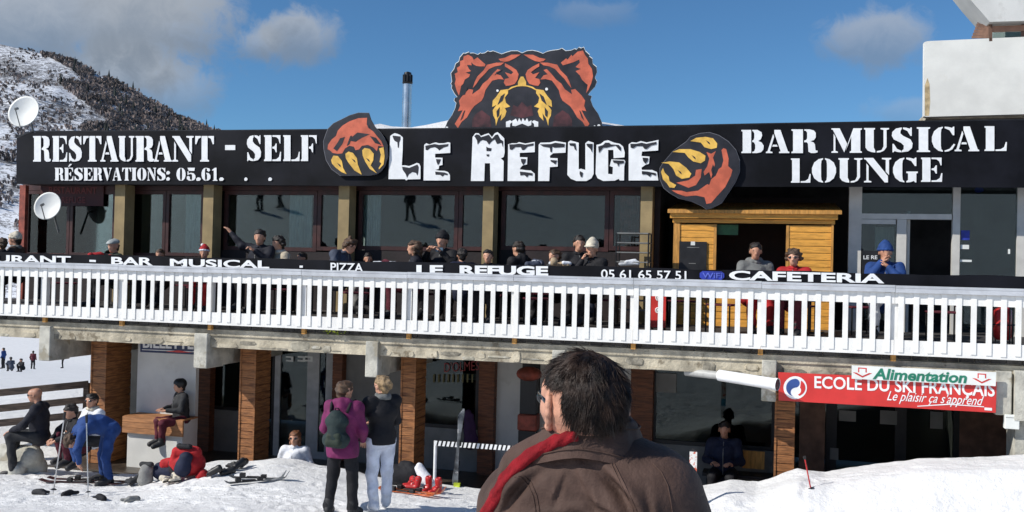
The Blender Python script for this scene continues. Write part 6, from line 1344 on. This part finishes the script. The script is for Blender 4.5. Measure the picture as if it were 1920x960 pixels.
# hair: scalp underlayer and combed strands
cap_pr = [('c', (0, -.034, .040), (0, .022, .046), .080, .074), ('c', (0, -.052, .01), (0, -.056, -.012), .060, .040), ('-', (0, .145, -.022), (.11, .088, .088)), ('-', (-.098, .012, -.012), (.022, .026, .045)), ('-', (.098, .012, -.012), (.022, .026, .045))]
HM = mat('hair_near', (.027, .015, .010), .45, .5, 25, .2, 200, spec=.4)
place(soft('hair', HM, None, cap_pr, .006, .02, folds(77, .002, 4)), man, hc, Hm)
rs = random.Random(11); mb = MB()
def scalp(a, e):         # point of the head surface from azimuth and height angle
    d = Vector((math.cos(e)*math.cos(a), math.cos(e)*math.sin(a), math.sin(e))); return Vector((d.x*.088, d.y*.112-.008, .036+d.z*.090)), d
V = []; Fc = []
def ok_root(p, d):
    if d.y > .25 and p.z < .085: return False                      # face
    if abs(d.x) > .62 and -.46 < d.y < .6 and p.z < .054: return False   # around the ears
    return not (p.z < -.02 and d.y > -.35)
locks = 0
while locks < 900:                                                # locks of hair, combed from the crown and tousled
    a0 = rs.uniform(0, 6.283); s0 = rs.uniform(-.93, 1.0)
    p0, d0 = scalp(a0, math.asin(s0))
    if not ok_root(p0, d0): continue
    locks += 1
    crown = Vector((.02, -.03, .14)); fl0 = p0-crown; fl0 = fl0-d0*fl0.dot(d0); fl0 = fl0.normalized() if fl0.length > 1e-4 else Vector((0, 1, 0))
    fl0 = (fl0+d0.cross(fl0)*(.25+.65*math.sin(3*a0+2*s0))+Vector((0, 0, -.45))*(1-max(0, d0.z))+Vector((rs.gauss(0, .22), rs.gauss(0, .22), rs.gauss(0, .18)))).normalized()
    Lk = rs.uniform(.030, .055)*(1.0 if p0.z > .0 else .62)*(.42 if abs(d0.x) > .5 and p0.z < .095 and d0.y > -.6 else 1)
    lift0 = rs.uniform(.0, .15)+(.35 if rs.random() < .03 and d0.z > .5 else 0); cv = Vector((rs.gauss(0, .12), rs.gauss(0, .12), rs.gauss(0, .06)))
    for _ in range(15):
        p, d = scalp(a0+rs.gauss(0, .085), math.asin(max(-.95, min(1, s0+rs.gauss(0, .055)))))
        if not ok_root(p, d): continue
        L = Lk*rs.uniform(.75, 1.1); n = 6; w0 = rs.uniform(.0007, .0014); base = len(V)
        pos = p+d*.001; dirv = (fl0+d0*lift0+Vector((rs.gauss(0, .09), rs.gauss(0, .09), rs.gauss(0, .08)))).normalized(); sx = dirv.cross(d).normalized(); tip = p0+d0*.02+(fl0*.9+d0*lift0*.4)*Lk
        for i in range(n):
            w_ = w0*(1-.8*i/(n-1)); V += [pos-sx*w_, pos+sx*w_, pos+d*w_*1.2]
            dirv = (dirv-d*.17-Vector((0, 0, .09))+cv*.6+(tip-pos).normalized()*.22).normalized(); pos = pos+dirv*L/(n-1)
            q_ = Vector(((pos.x)/.091, (pos.y+.008)/.115, (pos.z-.036)/.093))
            if q_.length < 1 and pos.z > -.03: pos = pos+Vector((q_.x, q_.y, q_.z))*(1-q_.length)*.1
        for i in range(n-1):
            b0, b1 = base+3*i, base+3*i+3
            for j in range(3): Fc.append((b0+j, b0+(j+1) % 3, b1+(j+1) % 3, b1+j))
mh = bpy.data.meshes.new('hair_strands'); mh.from_pydata(V, [], Fc); mh.update()
for p_ in mh.polygons: p_.use_smooth = True
o = place(link('hair_strands', mh, HM), man, hc, Hm); o['kind'] = 'stuff'
